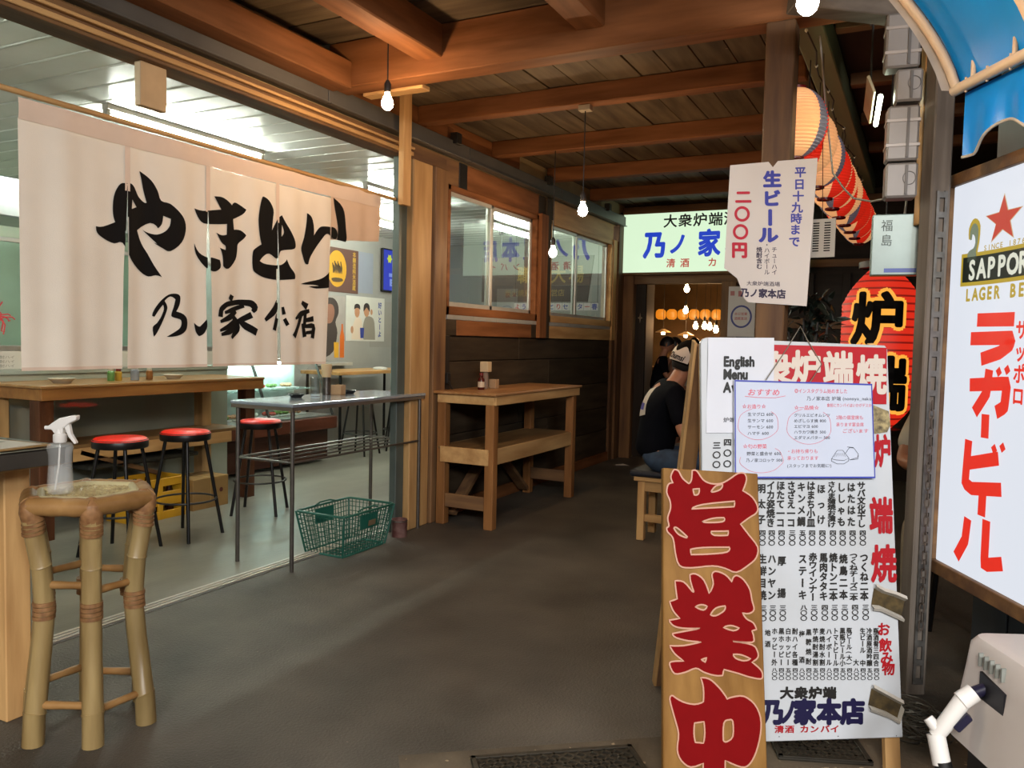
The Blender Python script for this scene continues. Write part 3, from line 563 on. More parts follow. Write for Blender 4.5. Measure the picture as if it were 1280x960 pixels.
# last panel folded up behind
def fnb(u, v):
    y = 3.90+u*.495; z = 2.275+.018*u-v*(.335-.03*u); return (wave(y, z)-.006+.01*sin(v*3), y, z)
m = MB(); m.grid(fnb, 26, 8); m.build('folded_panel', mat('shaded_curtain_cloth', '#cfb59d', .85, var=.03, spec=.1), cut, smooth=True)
def drape(mb, name, lift=.003, back=False):
    bm = bmesh.new(); vs = [bm.verts.new((0, v[0], v[1])) for v in mb.v]
    for f in mb.f:
        try: bm.faces.new([vs[i] for i in f])
        except ValueError: pass
    ys = [v.co.y for v in bm.verts]; y = min(ys)
    while y < max(ys):
        g = bm.verts[:]+bm.edges[:]+bm.faces[:]
        bmesh.ops.bisect_plane(bm, geom=g, plane_co=(0, y, 0), plane_no=(0, 1, 0)); y += .018
    if not back:
        for i in range(3):
            yt, yb, zs, wd = SL[i]
            for s in (-1, 1):
                a = Vector((0, yt+s*wd*.05, zs)); b = Vector((0, yb+s*wd/2, 1.4)); d = b-a
                bmesh.ops.bisect_plane(bm, geom=bm.verts[:]+bm.edges[:]+bm.faces[:], plane_co=a, plane_no=Vector((0, -d.z, d.y)).normalized())
            bmesh.ops.bisect_plane(bm, geom=bm.verts[:]+bm.edges[:]+bm.faces[:], plane_co=(0,0,zs-.01), plane_no=(0,0,1))
        kill = []
        for f in bm.faces:
            c = f.calc_center_median()
            for i in range(3):
                q, h = slit(i, c.z)
                if abs(c.y-q) < h: kill.append(f); break
        bmesh.ops.delete(bm, geom=kill, context='FACES')
    for v in bm.verts: v.co.x = wave(v.co.y, v.co.z)+lift
    me = bpy.data.meshes.new(name); bm.to_mesh(me); bm.free(); me.materials.append(M_ink)
    o = bpy.data.objects.new(name, me); C.objects.link(o); o.parent = cut
mb = MB()
for L in NOREN_LOOPS:
    vs, fs = fill2d(L, 3); mb.add([(a, b, 0) for a, b in vs], fs)
drape(mb, 'brush_lettering')
mb = MB()
for st in NOREN_STROKES:
    pts = []
    for i in range(len(st)-1):
        for k in range(4):
            t = k/4; pts.append(tuple(st[i][q]*(1-t)+st[i+1][q]*t for q in range(3)))
    pts.append(st[-1])
    sm = pts[:]
    for i in range(1, len(pts)-1): sm[i] = tuple((pts[i-1][q]+2*pts[i][q]+pts[i+1][q])/4 for q in range(3))
    vs, fs = strip(sm, 0, False, lambda a, b: (a, b, 0)); mb.add(vs, fs)
drape(mb, 'brush_lettering', .0035)
mb = MB()
for L in NOREN_BACK:
    vs, fs = fill2d(L, 3); mb.add([(a, b, 0) for a, b in vs], fs)
drape(mb, 'brush_lettering', .006, True)
tag(MB().tube([(0,-2.9,0),(0,.9,0)], .012, 10).build('curtain_rod', PLW('y'), None, (XN+.0, 3.85, 2.295), smooth=True), 'thin wooden rod that the white shop curtain hangs from', 'rod')
tag(MB().box(-.02,-.045,0,.02,.045,.735).tube([(-.17,.20,.070),(.0,0,.03)], .010, 8).build('hanging_strut', PLW('z'), None, (-3.08, 4.43, 2.222), bev=.003), 'pale vertical wooden strut beside the nearest bulb holding the curtain rod', 'strut')
tag(bx('hanging_block', mat('light_plywood', '#bfa27a', .6, var=.08), X-.06, 2.535, 2.385, X-.02, 2.68, 2.585, bev=.003), 'short pale plywood block hanging from the header above the curtain', 'block')

# ------------------------------------------------------------ steel standing table
M_tt = mat('steel_table_top', '#b4bfcc', .14, .65, var=.05, scale=5); M_leg = mat('brushed_leg_steel', '#6f6a64', .35, .8, var=.1, scale=20)
st = thing('steel_table', 'tall steel standing table with a wire shelf at the shop threshold', 'table', (-3.37, 4.125, 0))
MB().box(-.24, -.68, .945, .24, .68, .966).build('tabletop', M_tt, st, bev=.006, seg=2)
MB().box(-.235, -.675, .925, .235, -.665, .945).box(-.235,.665,.925,.235,.675,.945).box(-.235,-.67,.925,-.225,.67,.945).box(.225,-.67,.925,.235,.67,.945).build('edge_trim', mat('worn_edge_metal', '#8a7e70', .4, .6), st)
for x, y in ((.21,-.645),(-.21,-.645),(.21,.645),(-.21,.645)): MB().tube([(x,y,0),(x,y,.945)], .0125, 12).build('leg', M_leg, st, smooth=True)
sh = MB()
for x in (-.21, .21): sh.tube([(x,-.645,.628),(x,.645,.628)], .007, 8)
for y in (-.645, .645): sh.tube([(-.21,y,.628),(.21,y,.628)], .007, 8)
for k in range(3): x = -.105+k*.105; sh.tube([(x,-.645,.628),(x,.645,.628)], .005, 8)
sh.build('wire_shelf', M_leg, st, smooth=True)
M_clear = glass('clear_glass', '#f7fafa', .02, 2.0)
M_tan = mat('unglazed_box_wood', '#a88a67', .65, var=.06)


T = .966
cu = thing('drinking_glass', 'tall clear glass of chopsticks on the steel table', 'glass', (-3.47, 4.03, T))
MB().lathe([(.030,0),(.031,.05),(.036,.12),(.033,.122),(.028,.05),(.026,.006),(.001,.006)], n=20, cap=False).build('glass_wall', M_clear, cu, smooth=True)
MB().lathe([(.001,.003),(.03,.003),(.03,.014),(.001,.014)], n=20, cap=False).build('glass_base', mat('glass_base','#b9c6cc',.05,0,var=0), cu, smooth=True)
dp = thing('chopstick_holder', 'tall dark chopstick holder with a cream cup on top, on the steel table', 'holder', (-3.49, 4.16, T))
MB().lathe([(.026,0),(.028,.002),(.028,.13),(.001,.13)], n=18, cap=False).build('body', mat('grey_tin','#5b5650',.3,.7), dp, smooth=True)
MB().lathe([(.030,.118),(.036,.20),(.034,.203),(.001,.203)], n=18, cap=False).build('cup', M_tan if False else mat('cream_card','#c9b28c',.6,var=.03), dp, smooth=True)
tb = thing('toothpick_box', 'small square wooden toothpick box on the steel table', 'box', (-3.44, 4.22, T), .2)
MB().box(-.036,-.036,0,.036,.036,.006).box(-.036,-.036,.006,.036,-.030,.066).box(-.036,.030,.006,.036,.036,.066).box(-.036,-.03,.006,-.03,.03,.066).box(.03,-.03,.006,.036,.03,.066).build('body', M_tan, tb, bev=.002)
MB().box(-.03,-.03,.05,.03,.03,.056).build('contents', mat('toothpicks','#8e6a4c',.8), tb)
M_ash = mat('black_melamine', '#1b1c1e', .25, var=.03)
def dish(label, x, y, z, r=.055, m=None, h=.022, name='ashtray', cat='dish'):
    d = thing(name, label, cat, (x,y,z)); MB().lathe([(r*.6,0),(r*.62,.003),(r*.97,h),(r,h+.002),(r*.95,h+.003),(r*.6,.007),(.001,.006)], n=24, cap=False).build('bowl', m or M_ash, d, smooth=True); return d
dish('black ashtray in front of the glass on the steel table', -3.47, 3.85, T)
dish('black dish behind the toothpick box on the steel table', -3.46, 4.36, T, .05)

# ------------------------------------------------------------ wooden standing table by the wall
wt = thing('wooden_table', 'tall brown wooden standing table with a lower shelf against the plank wall', 'table', (-2.90, 5.74, 0))
L2, D2 = .80, .25
MB().box(-D2-.01, -L2, .955, D2+.01, L2, .975).build('tabletop', wood('table_top_wood','#b98c5e','#94663a','y',rough=.35), wt, bev=.005)
for a in ((-D2+.01,-L2+.03,.89,-D2+.03,L2-.03,.955),(D2-.02,-L2+.03,.89,D2,L2-.03,.955),(-D2+.03,-L2+.03,.89,D2-.02,-L2+.05,.955),(-D2+.03,L2-.05,.89,D2-.02,L2-.03,.955)):
    MB().box(*a).build('apron', PLW('y'), wt, bev=.003)
for x, y in ((.20,-.74),(-.20,-.74),(.20,.70),(-.20,.70)): MB().box(x-.035,y-.035,0,x+.035,y+.035,.89).build('leg', wood('table_leg_wood','#94663a','#6e4622','z'), wt, bev=.004)
MB().box(-.22,-.78,.555,.205,.73,.575).build('shelf_board', wood('shelf_wood','#8a6b42','#6a4d2c','y'), wt, bev=.003)
for a in ((.205,-.705,.46,.225,.74,.575),(-.235,-.705,.46,-.215,.74,.575),(-.2,-.785,.46,.2,-.765,.575)): MB().box(*a).build('shelf_apron', PLW('y'), wt, bev=.003)
MB().box(-.165,-.765,.13,.165,-.745,.23).build('stretcher', BRW('x'), wt, bev=.003)
MB().box(-.165,.68,.13,.165,.70,.23).build('stretcher', BRW('x'), wt, bev=.003)
MB().bar((-.20,-.62,.05),(-.20,-.1,.44), .03, .09, (1,0,0)).build('brace', BRW('y'), wt)
MB().bar((-.20,.62,.05),(-.20,.1,.44), .03, .09, (1,0,0)).build('brace', BRW('y'), wt)
T2 = .975
bo = thing('sauce_bottle', 'small dark sauce bottle with a pale label on the wooden table', 'bottle', (-2.96, 5.30, T2))
MB().lathe([(.024,0),(.026,.004),(.026,.075),(.022,.085),(.011,.10),(.011,.112),(.001,.112)], n=18, cap=False).build('bottle_body', mat('dark_red_sauce','#4a1710',.15,var=.03), bo, smooth=True)
MB().lathe([(.0265,.02),(.0265,.062)], n=18, cap=False).build('paper_label', mat('paper_label','#c7b59a',.6,var=.02), bo, smooth=True)
MB().lathe([(.014,.108),(.014,.128),(.001,.128)], n=14, cap=False).build('cap', mat('red_cap','#7a2018',.4), bo, smooth=True)
h2 = thing('chopstick_holder', 'clear chopstick holder with a square wooden top on the wooden table', 'holder', (-3.0, 5.44, T2))
MB().lathe([(.02,0),(.024,.01),(.022,.13),(.001,.13)], n=18, cap=False).build('body', mat('smoky_tumbler','#a08a78',.12,0,var=.02,alpha=.6), h2, smooth=True)
MB().box(-.034,-.034,.13,.034,.034,.21).build('top_box', mat('cream_card','#c9b28c'), h2, bev=.004)
tb2 = thing('toothpick_box', 'small wooden toothpick box at the right of the bottle on the wooden table', 'box', (-2.98, 5.54, T2))
MB().box(-.03,-.03,0,.03,.03,.072).build('body', M_tan, tb2, bev=.003); MB().box(-.022,-.022,.0715,.022,.022,.0735).build('opening', M_black, tb2)

# ------------------------------------------------------------ long counter with stools
ct = thing('wooden_counter', 'long wooden drinking counter behind the red stools', 'counter', (-5.2, 4.09, 0))
MB().box(-.30,-.96,.98,.30,.97,1.0).build('tabletop', wood('counter_top_wood','#a57b4c','#835c33','y',rough=.3), ct, bev=.004)
MB().box(.275,-.95,.905,.297,.96,.98).build('apron', wood('counter_apron','#a4703a','#83552a','y',rough=.45), ct, bev=.003)
MB().box(-.295,-.95,.905,.275,-.93,.98).build('apron', wood('counter_apron','#a4703a','#83552a','y',rough=.45), ct, bev=.003)
for x, y, w_ in ((.22,-.90,.05),(.21,.85,.05),(-.24,-.90,.045),(-.24,.80,.05)): MB().box(x-w_,y-w_,0,x+w_,y+w_,.905).build('leg', wood('dark_leg_wood','#5a3319','#3a1e0e','z') if x > 0 else PLW('z'), ct, bev=.004)
MB().box(-.28,-.94,.55,.10,.93,.575).build('shelf_board', wood('shelf_wood','#8a6b42','#6a4d2c','y'), ct, bev=.003)
MB().box(.08,-.80,.46,.10,.80,.55).build('shelf_apron', PLW('y'), ct, bev=.003)
MB().bar((.06,-.55,.52),(.06,.62,.10), .03, .08, (1,0,0)).build('brace', BRW('y'), ct)
pt = tag(MB().box(-.02,-2.0,0,.02,1.2,1.04).box(-.03,-2.0,1.04,.03,1.2,1.075).build('counter_partition', mat('glossy_partition', '#92978a', .05, var=.06, scale=2, ior=2.2), None, (-5.55, 4.05, 0), bev=.003), 'glossy grey-green partition behind the wooden counter reflecting the stools', 'partition')
M_red = mat('red_vinyl', '#e8210f', .3, var=.03, scale=3); M_blk = mat('black_tube', '#151312', .35, .3, var=.05)
def stool(label, x, y, rz):
    t = thing('bar_stool', label, 'stool', (x, y, 0), rz, 'red topped stools in the shop')
    MB().lathe([(.13,.645),(.157,.648),(.160,.655),(.160,.688),(.154,.70),(.001,.70)], n=36, cap=False).build('seat_rim', M_blk, t, smooth=True)
    MB().lathe([(.1575,.688),(.1585,.694),(.14,.708),(.08,.715),(.001,.716)], n=36, cap=False).build('seat', M_red, t, smooth=True)
    for k in range(4):
        a = pi/4+k*pi/2; MB().tube([(.12*cos(a),.12*sin(a),.66),(.235*cos(a),.235*sin(a),.0)], .0115, 10).build('leg', M_blk, t, smooth=True)
    MB().tube([(.192*cos(2*pi*k/28),.192*sin(2*pi*k/28),.25) for k in range(28)], .007, 8, closed=True).build('foot_ring', M_dsteel, t, smooth=True)
    return t
s0 = stool('red topped bar stool behind the spray bottle', -4.34, 3.27, .35)
dup(s0, 'red topped bar stool in the middle, before the yellow crate', (-4.33, 3.75, 0), .15)
dup(s0, 'red topped bar stool behind the left end of the steel table', (-4.46, 4.56, 0), .5)
# crate and carton under the counter
cr = thing('bottle_crate', 'yellow plastic bottle crate under the counter', 'crate', (-5.0, 3.98, 0), 0)
M_yel = mat('yellow_crate_plastic', '#c89420', .45, var=.06)
w_ = MB()
for a in ((-.15,-.22,0,-.135,.22,.30),(.135,-.22,0,.15,.22,.06),(.135,-.22,.10,.15,.22,.20),(.135,-.22,.24,.15,.22,.30),(-.15,-.22,0,.15,-.205,.30),(-.15,.205,0,.15,.22,.30),(.135,-.22,0,.155,-.18,.30),(.135,.18,0,.155,.22,.30),(.135,-.02,0,.155,.02,.30)): w_.box(*a)
w_.build('crate_body', M_yel, cr, bev=.003); MB().box(-.14,-.21,.005,.14,.21,.012).build('crate_floor', M_yel, cr)
for i in range(2):
    for j in range(4): MB().lathe([(.03,.013),(.033,.02),(.033,.17),(.013,.24),(.013,.285),(.001,.285)], (-.06+i*.12,-.15+j*.1,0), 12, cap=False).build('bottle', mat('brown_bottle','#2c160a',.15), cr, smooth=True)
cb = thing('cardboard_box', 'brown cardboard carton on the floor under the counter', 'box', (-5.02, 4.47, 0), 0)
M_card = mat('cardboard', '#92703f', .8, var=.06)
MB().box(-.14,-.175,0,.14,.175,.24).build('carton', M_card, cb, bev=.004)
MB().box(-.141,-.01,.05,.1415,.0,.241).build('tape', mat('packing_tape','#a5844f',.3), cb)
MB().lathe([(.001,0),(.018,0)], n=16, cap=False).build('round_mark', mat('dark_red_print','#5a1c14',.6), cb, (.1415,.10,.13), (0,R(90),0))
tag(MB().box(-.15,-.5,-.015,.15,.45,.015).bar((-.05,-.4,.02),(-.05,.4,.08),.2,.02).build('dark_tarp', mat('dark_tarp','#2a2a24',.7), None, (-5.25,4.1,.42), bev=.008), 'dark folded tarpaulin lying under the counter shelf', 'tarpaulin')
bpy.data.objects['dark_tarp'].location.z = .40
# things on the counter
M_plate = mat('glazed_plate', '#bfb4a2', .25, var=.04)
dish('grey plate stack nearest the left end of the counter', -5.12, 3.42, 1.0, .085, M_plate, .03, 'plate', 'plate')
dish('small plate at the right of the counter seasonings', -5.12, 4.32, 1.0, .075, M_plate, .03, 'plate', 'plate')
def jar(nm, label, x, y, z, r, h, m, capm, cat='jar'):
    t = thing(nm, label, cat, (x,y,z)); MB().lathe([(r*.95,0),(r,.004),(r,h*.72),(r*.7,h*.82),(.001,h*.82)], n=16, cap=False).build('jar_body', m, t, smooth=True)
    MB().lathe([(r*.72,h*.8),(r*.75,h*.82),(r*.75,h),(.001,h)], n=16, cap=False).build('lid', capm, t, smooth=True); return t
jar('seasoning_jar','green and white seasoning jar on the counter', -5.14, 3.80, 1.0, .024,.09, mat('jar_green','#5f8a4a',.4), mat('jar_white','#c7c0ad',.4))
jar('seasoning_jar','yellow seasoning jar on the counter beside the green one', -5.14, 3.86, 1.0, .024,.085, mat('jar_yellow','#b08a2a',.4), mat('red_cap','#7a2018',.4))
jar('seasoning_jar','clear salt jar on the counter seen below the curtain slit', -5.12, 3.98, 1.0, .03,.10, mat('jar_clear','#8d949c',.15), M_aluw)
jar('seasoning_jar','brown pepper jar on the counter right of the salt jar', -5.14, 4.12, 1.0, .024,.085, mat('jar_brown','#8a5a2a',.4), mat('jar_white','#c7c0ad',.4))

# ------------------------------------------------------------ kitchen strip at the far left
tag(bx('kitchen_hood', mat('hood_steel', '#aab2b4', .3, .8, var=.05), -6.3, 1.2, 2.14, -5.75, 4.9, 2.42, bev=.01), 'grey steel kitchen hood at the left edge above the curtain side', 'hood')
kp = thing('kitchen_screen', 'framed glass kitchen screen with red scribbled drawing at the left edge', 'screen', (-5.62, 3.6, 0))
MB().add([(0,-1.6,1.24),(0,1.6,1.24),(0,1.6,1.95),(0,-1.6,1.95)], [(0,1,2,3)]).build('pane', glass('greenish_glass', '#cfe4e2', .05, 1.2), kp)
MB().box(-.02,-1.6,1.20,.02,1.6,1.24).box(-.02,-1.6,1.95,.02,1.6,1.98).box(-.02,-1.6,1.2,.02,-1.57,1.98).box(-.02,1.57,1.2,.02,1.6,1.98).build('frame', M_alu, kp, bev=.003)
MB().box(-.02,-1.6,1.075,.02,1.6,1.20).build('lower_board', mat('white_notice_board', '#bdb6aa', .5, var=.03), kp, bev=.002)
sq = MB(); rs = random.Random(3)
for k in range(14):
    a = rs.uniform(0, 2*pi); p = [(.004, -.30+.1*cos(a)*q+.02*sin(5*q+k), 1.42+.1*sin(a)*q+.02*cos(4*q+k)) for q in (0,.25,.5,.75,1)]; sq.tube(p, .0045, 5)
sq.build('red_drawing', mat('red_marker', '#c2323a', .5, var=0), kp)
nt = Sheet(lambda x, y: (.0215, -1.1+x, 1.18-y))
for r_ in range(3): nt.hor('本日のおすすめ焼き鳥盛合せ生ビール酎ハイ', .2, .02+.03*r_, .035, .024, .0)
nt.build(mat('grey_print', '#6d6a66', .6, var=0), kp)

# ------------------------------------------------------------ refrigerated display case
dc = thing('display_case', 'glass fronted refrigerated display case with a brown wooden base', 'display case', (-5.98, 5.85, 0))
MB().box(-.28,-.85,.04,.26,1.0,.36).build('base', wood('case_base_dark','#4a2618','#331810','y',rough=.4), dc, bev=.005)
MB().box(-.30,-.88,.36,.32,1.08,.49).build('base_top', wood('case_base_red','#5c2f1e','#432014','y',rough=.35), dc, bev=.005)
MB().box(-.28,-.86,.49,.28,1.05,.51).build('steel_tray', M_alu, dc, bev=.002)
MB().box(-.30,-.86,.49,-.27,1.05,1.1).build('back_panel', mat('case_white','#c5d6d0',.3), dc)
MB().box(-.30,-.86,1.08,.02,1.05,1.11).build('top_panel', M_aluw, dc, bev=.004)
MB().add([(.29,-.85,.51),(.29,1.04,.51),(.03,1.04,1.08),(.03,-.85,1.08)], [(0,1,2,3)]).build('front_glass', M_clear, dc)
f_ = MB()
for y in (-.85, .1, 1.04): f_.bar((.29,y,.505),(.03,y,1.09), .02, .02)
f_.build('frame', M_dsteel, dc)
MB().box(-.26,-.84,.78,.05,1.02,.79).build('glass_shelf', mat('shelf_glass','#b8d8d0',.1,0,alpha=.5), dc)
MB().box(-.2,-.8,1.05,-.14,1.0,1.075).build('case_light', emis('case_light_glow', '#d8fff4', 30), dc)
rf = random.Random(5)
foods = [('#dfe8df','white'),('#c9452f','red'),('#7fae5a','green'),('#e8b98f','pink')]
for sh_ in range(2):
    for k in range(8):
        t = thing('food_tray', 'tray of %s food %s the case, %s from the left' % (foods[k % 4][1], ('on the floor of','on the shelf of')[sh_], ('first','second','third','fourth','fifth','sixth','seventh','eighth')[k]), 'food tray', (-5.98+(.0,-.1)[sh_], 5.15+k*.21, (.51,.79)[sh_]), 0, 'food trays in the display case')
        MB().box(-.08,-.09,0,.08,.09,.012).build('tray', mat('tray_white','#d3dcd8',.3), t, bev=.003)
        h_ = MB()
        for q in range(7): h_.lathe([(.001,-.02),(.022,-.008),(.026,.004),(.016,.018),(.001,.022)], (rf.uniform(-.05,.05), rf.uniform(-.06,.06), .032), 8, cap=False)
        h_.build('food', mat('food_'+foods[k % 4][1], foods[k % 4][0], .5, var=.15, scale=30), t, smooth=True, kind='stuff')

# ------------------------------------------------------------ shop back wall: posters, television, back table
def poster(nm, label, cat, y0, z0, y1, z1, m, x=XW+.004):
    t = thing(nm, label, cat, (x, (y0+y1)/2, z0)); MB().box(-.002,-(y1-y0)/2,0,.004,(y1-y0)/2,z1-z0).build('sheet', m, t); return t
# plane mapping: px 431..480 -> y 8.44..9.31
p = poster('sake_poster', 'brown poster with a yellow circle and vertical gold lettering on the grey wall', 'poster', 8.05, 1.93, 8.72, 2.50, mat('poster_brown','#5d4038',.5,var=.05))
F = lambda x, y: (.0055, -.335+x, .57-y)
Sheet(F).poly([[(.23+.19*cos(a*pi/14), .27+.235*sin(a*pi/14)) for a in range(28)]],1).build(mat('poster_yellow','#c08f28',.5,var=.05), p, 'yellow_disc')
F2 = lambda x, y: (.0062, -.335+x, .57-y)
a_ = Sheet(F2)
for k in range(9): a_.stroke([(.14+.02*k, .20+.03*sin(k*2.1), .02),(.16+.02*k,.26+.03*cos(k),.03),(.15+.022*k,.33,.01)], .02)
a_.poly([[(.12,.40),(.2,.385),(.33,.39),(.35,.42),(.27,.44),(.15,.44)]],2).build(mat('sketch_brown','#4a3a28',.6,var=0), p, 'sketch')
Sheet(F2).vert('本醸造純米酒蔵', .58, .02, .53, .07, .075).build(mat('gold_print','#b9923c',.5,var=0), p)
p = poster('beer_poster', 'white poster of two people holding up glasses on the grey wall', 'poster', 8.47, 1.30, 9.32, 1.90, mat('poster_white','#cfccc2',.45,var=.03))
F = lambda x, y: (.0055, -.425+x, .60-y); F2 = lambda x, y: (.0062, -.425+x, .60-y); F3 = lambda x, y: (.0069, -.425+x, .60-y)
ov = lambda cx, cy, rx, ry: [(cx+rx*cos(a*pi/9), cy+ry*sin(a*pi/9)) for a in range(18)]
Sheet(F).poly([[(.38,.58),(.36,.42),(.40,.30),(.46,.26),(.56,.27),(.62,.34),(.64,.58)]],2).build(mat('print_grey_coat','#8d8578',.6,var=0), p, 'figure')
Sheet(F).poly([[(.12,.58),(.14,.42),(.20,.30),(.26,.28),(.34,.33),(.35,.58)]],2).build(mat('print_pale_shirt','#d6c3ae',.6,var=0), p, 'figure')
Sheet(F2).poly([ov(.235,.21,.055,.075)],1).poly([ov(.44,.19,.06,.08)],1).poly([ov(.13,.45,.03,.05)],1).poly([ov(.55,.2,.025,.04)],1).build(mat('print_skin','#b98765',.6,var=0), p, 'face')
Sheet(F3).poly([[(.17,.18),(.18,.12),(.235,.10),(.29,.12),(.30,.18),(.235,.155)]],2).poly([[(.37,.2),(.38,.11),(.44,.08),(.50,.11),(.51,.2),(.44,.14)]],2).build(mat('print_dark_hair','#2e2622',.6,var=0), p, 'hair')
Sheet(F3).vert('好いとーよ', .74, .05, .55, .085, .09, .03).poly([[(.30,.42),(.39,.42),(.38,.56),(.31,.56)]],1).build(mat('print_blue','#35418c',.5,var=0), p)
p = poster('face_poster', 'dark poster of a man with a bottle and beer glass, partly behind the curtain', 'poster', 8.02, 1.05, 8.46, 1.88, mat('poster_pale','#a79f98',.5,var=.05))
F = lambda x, y: (.0055, -.22+x, .83-y); F2 = lambda x, y: (.0062, -.22+x, .83-y)
Sheet(F).poly([[(.0,.05),(.18,.03),(.28,.10),(.30,.22),(.24,.34),(.28,.48),(.20,.72),(.0,.80)]],3).build(mat('print_dark_man','#3a302c',.6,var=0), p, 'figure')
Sheet(F2).poly([[(.06,.12),(.18,.12),(.22,.22),(.17,.34),(.08,.36),(.02,.24)]],3).build(mat('print_skin_dark','#8d6350',.6,var=0), p, 'face')
Sheet(F2).poly([[(.33,.80),(.33,.52),(.355,.44),(.36,.36),(.39,.36),(.395,.44),(.42,.52),(.42,.80)]],1).build(mat('print_orange','#c8641e',.5,var=0), p, 'printed_bottle')
Sheet(F2).poly([[(.22,.80),(.21,.60),(.31,.60),(.31,.80)]],1).build(mat('print_beer','#cf9a2a',.5,var=0), p, 'printed_glass')
tag(bx('notice_sheet', mat('faint_sheet','#96928a',.5,var=.02), XW+.002, 9.0, 1.22, XW+.004, 9.62, 1.86, bev=0), 'pale grey notice behind the two-people poster on the wall', 'notice')
tag(bx('notice_sheet', mat('bluish_sheet','#8f94a0',.5,var=.02), XW+.002, 8.62, 1.95, XW+.006, 9.05, 2.5, bev=0), 'bluish grey notice between the brown poster and the television', 'notice')
tag(bx('wall_shelf', M_aluw, XW, 7.9, .98, XW+.14, 8.46, 1.02, bev=.003), 'narrow white shelf under the dark man poster', 'shelf')
tv = thing('television', 'wall television with a blue screen beside the steel door jamb', 'television', (XW+.06, 9.72, 2.0))
MB().box(-.04,-.52,0,.0,.52,.60).build('casing', M_black, tv, bev=.006)
MB().box(.0,-.50,.02,.003,.50,.58).build('screen', emis('tv_blue', '#1530b8', .9), tv)
Sheet(lambda x, y: (.0045, -.5+x, .58-y)).poly([[(.13+.05*(1+.25*cos(a*2*pi/3))*cos(a*pi/9), .12+.055*(1+.25*cos(a*2*pi/3))*sin(a*pi/9)) for a in range(18)]],1).build(emis('tv_yellow','#c8d838',.9), tv, 'yellow_flower')
Sheet(lambda x, y: (.0045, -.5+x, .58-y)).poly([[(.12,.32),(.9,.32),(.9,.37),(.12,.37)]],1).poly([[(.14,.40),(.9,.40),(.9,.50),(.14,.50)]],1).build(emis('tv_pale','#8aa2e8',.8), tv, 'caption_bar')
Sheet(lambda x, y: (.005, -.5+x, .58-y)).hor('本日の天気予報', .18, .45, .09, .09).build(emis('tv_ink','#16206a',.3), tv)
MB().box(-.08,-.1,.2,-.04,.1,.4).build('wall_mount', M_dsteel, tv)
bt = thing('back_table', 'tall pine table in front of the grey shop wall', 'table', (-6.35, 8.3, 0))
MB().box(-.3,-.85,.90,.3,.85,.94).build('tabletop', wood('pine_table','#c99c62','#a98250','y',rough=.35), bt, bev=.004)
for x, y in ((-.25,-.78),(.25,-.78),(-.25,.78),(.25,.78)): MB().tube([(x,y,0),(x,y,.90)], .018, 8).build('leg', M_blk, bt, smooth=True)
jar('condiment_holder', 'clear holder with a wooden cup on the back pine table', -6.3, 8.95, .94, .045, .24, mat('jar_pale','#a9a9a2',.2), mat('cream_card','#c9b28c'), 'holder')
tag(MB().lathe([(.001,0),(.1,.004),(.09,.025),(.05,.035),(.001,.038)], n=14, cap=False).build('folded_cloth', mat('white_cloth','#c8c5bd',.8), None, (-6.25,8.5,.941), smooth=True), 'crumpled white cloth on the back pine table', 'cloth')
s1 = dup(s0, 'black legged stool standing left of the pine table legs at the back', (-5.75, 7.45, 0), .1)
dup(s0, 'black legged stool under the middle of the back pine table', (-5.62, 8.05, 0), .7)
dup(s0, 'red topped stool at the back, just left of the steel door jamb', (-5.5, 8.75, 0), .4)
dup(s0, 'red topped stool farthest back, beside the steel door jamb', (-5.05, 9.5, 0), .2)
sn = thing('hanging_signboard', 'brown signboard with gold characters seen inside through the second window', 'sign', (-4.25, 8.95, 0))
MB().prism([(-.75,1.83),(.68,1.83),(.75,2.38),(-.75,2.38)], .03, Matrix.Rotation(R(90),4,'X')).build('board', mat('sign_dark_brown','#3c2a22',.4), sn)
Sheet(lambda x, y: (-.72+x, -.033, 2.36-y)).hor('職人大場', .45, .2, .20, .22, .02, pitch=1.15).hor('炭火焼鳥酒場直営店', .3, .42, .09, .09, .0).build(mat('dull_gold_print','#8a7238',.5,var=0), sn)
MB().tube([(-.5,0,2.3),(-.5,0,2.75)], .006, 6).tube([(.5,0,2.3),(.5,0,2.75)], .006, 6).build('hanger', M_cord, sn)
fs_ = thing('banner_strip', 'row of small red and blue lettered flags seen through the second window', 'banner', (-4.25, 8.85, 0))
for k, ch in enumerate('ようこそ焼とりセンター春'):
    MB().box(-.25+k*.092,-.002,1.725,-.25+k*.092+.086,.002,1.815).build('flag', mat('flag_white','#c9c2c0',.6,var=.02), fs_)
    Sheet(lambda x, y: (x, -.004, y)).put(ch, -.25+k*.092+.043, 1.77, .075, -.075, .02).build(mat('flag_ink_%d' % (k % 2), ('#b33a3a','#2a3f8f')[k % 2], .6, var=0), fs_)

MB().tube([(-.25,0,1.817),(.85,0,1.817)],.003,5).tube([(-.24,0,1.816),(-.24,0,2.755)],.003,5).tube([(.84,0,1.816),(.84,0,2.755)],.003,5).build('hanging_cord', M_cord, fs_)
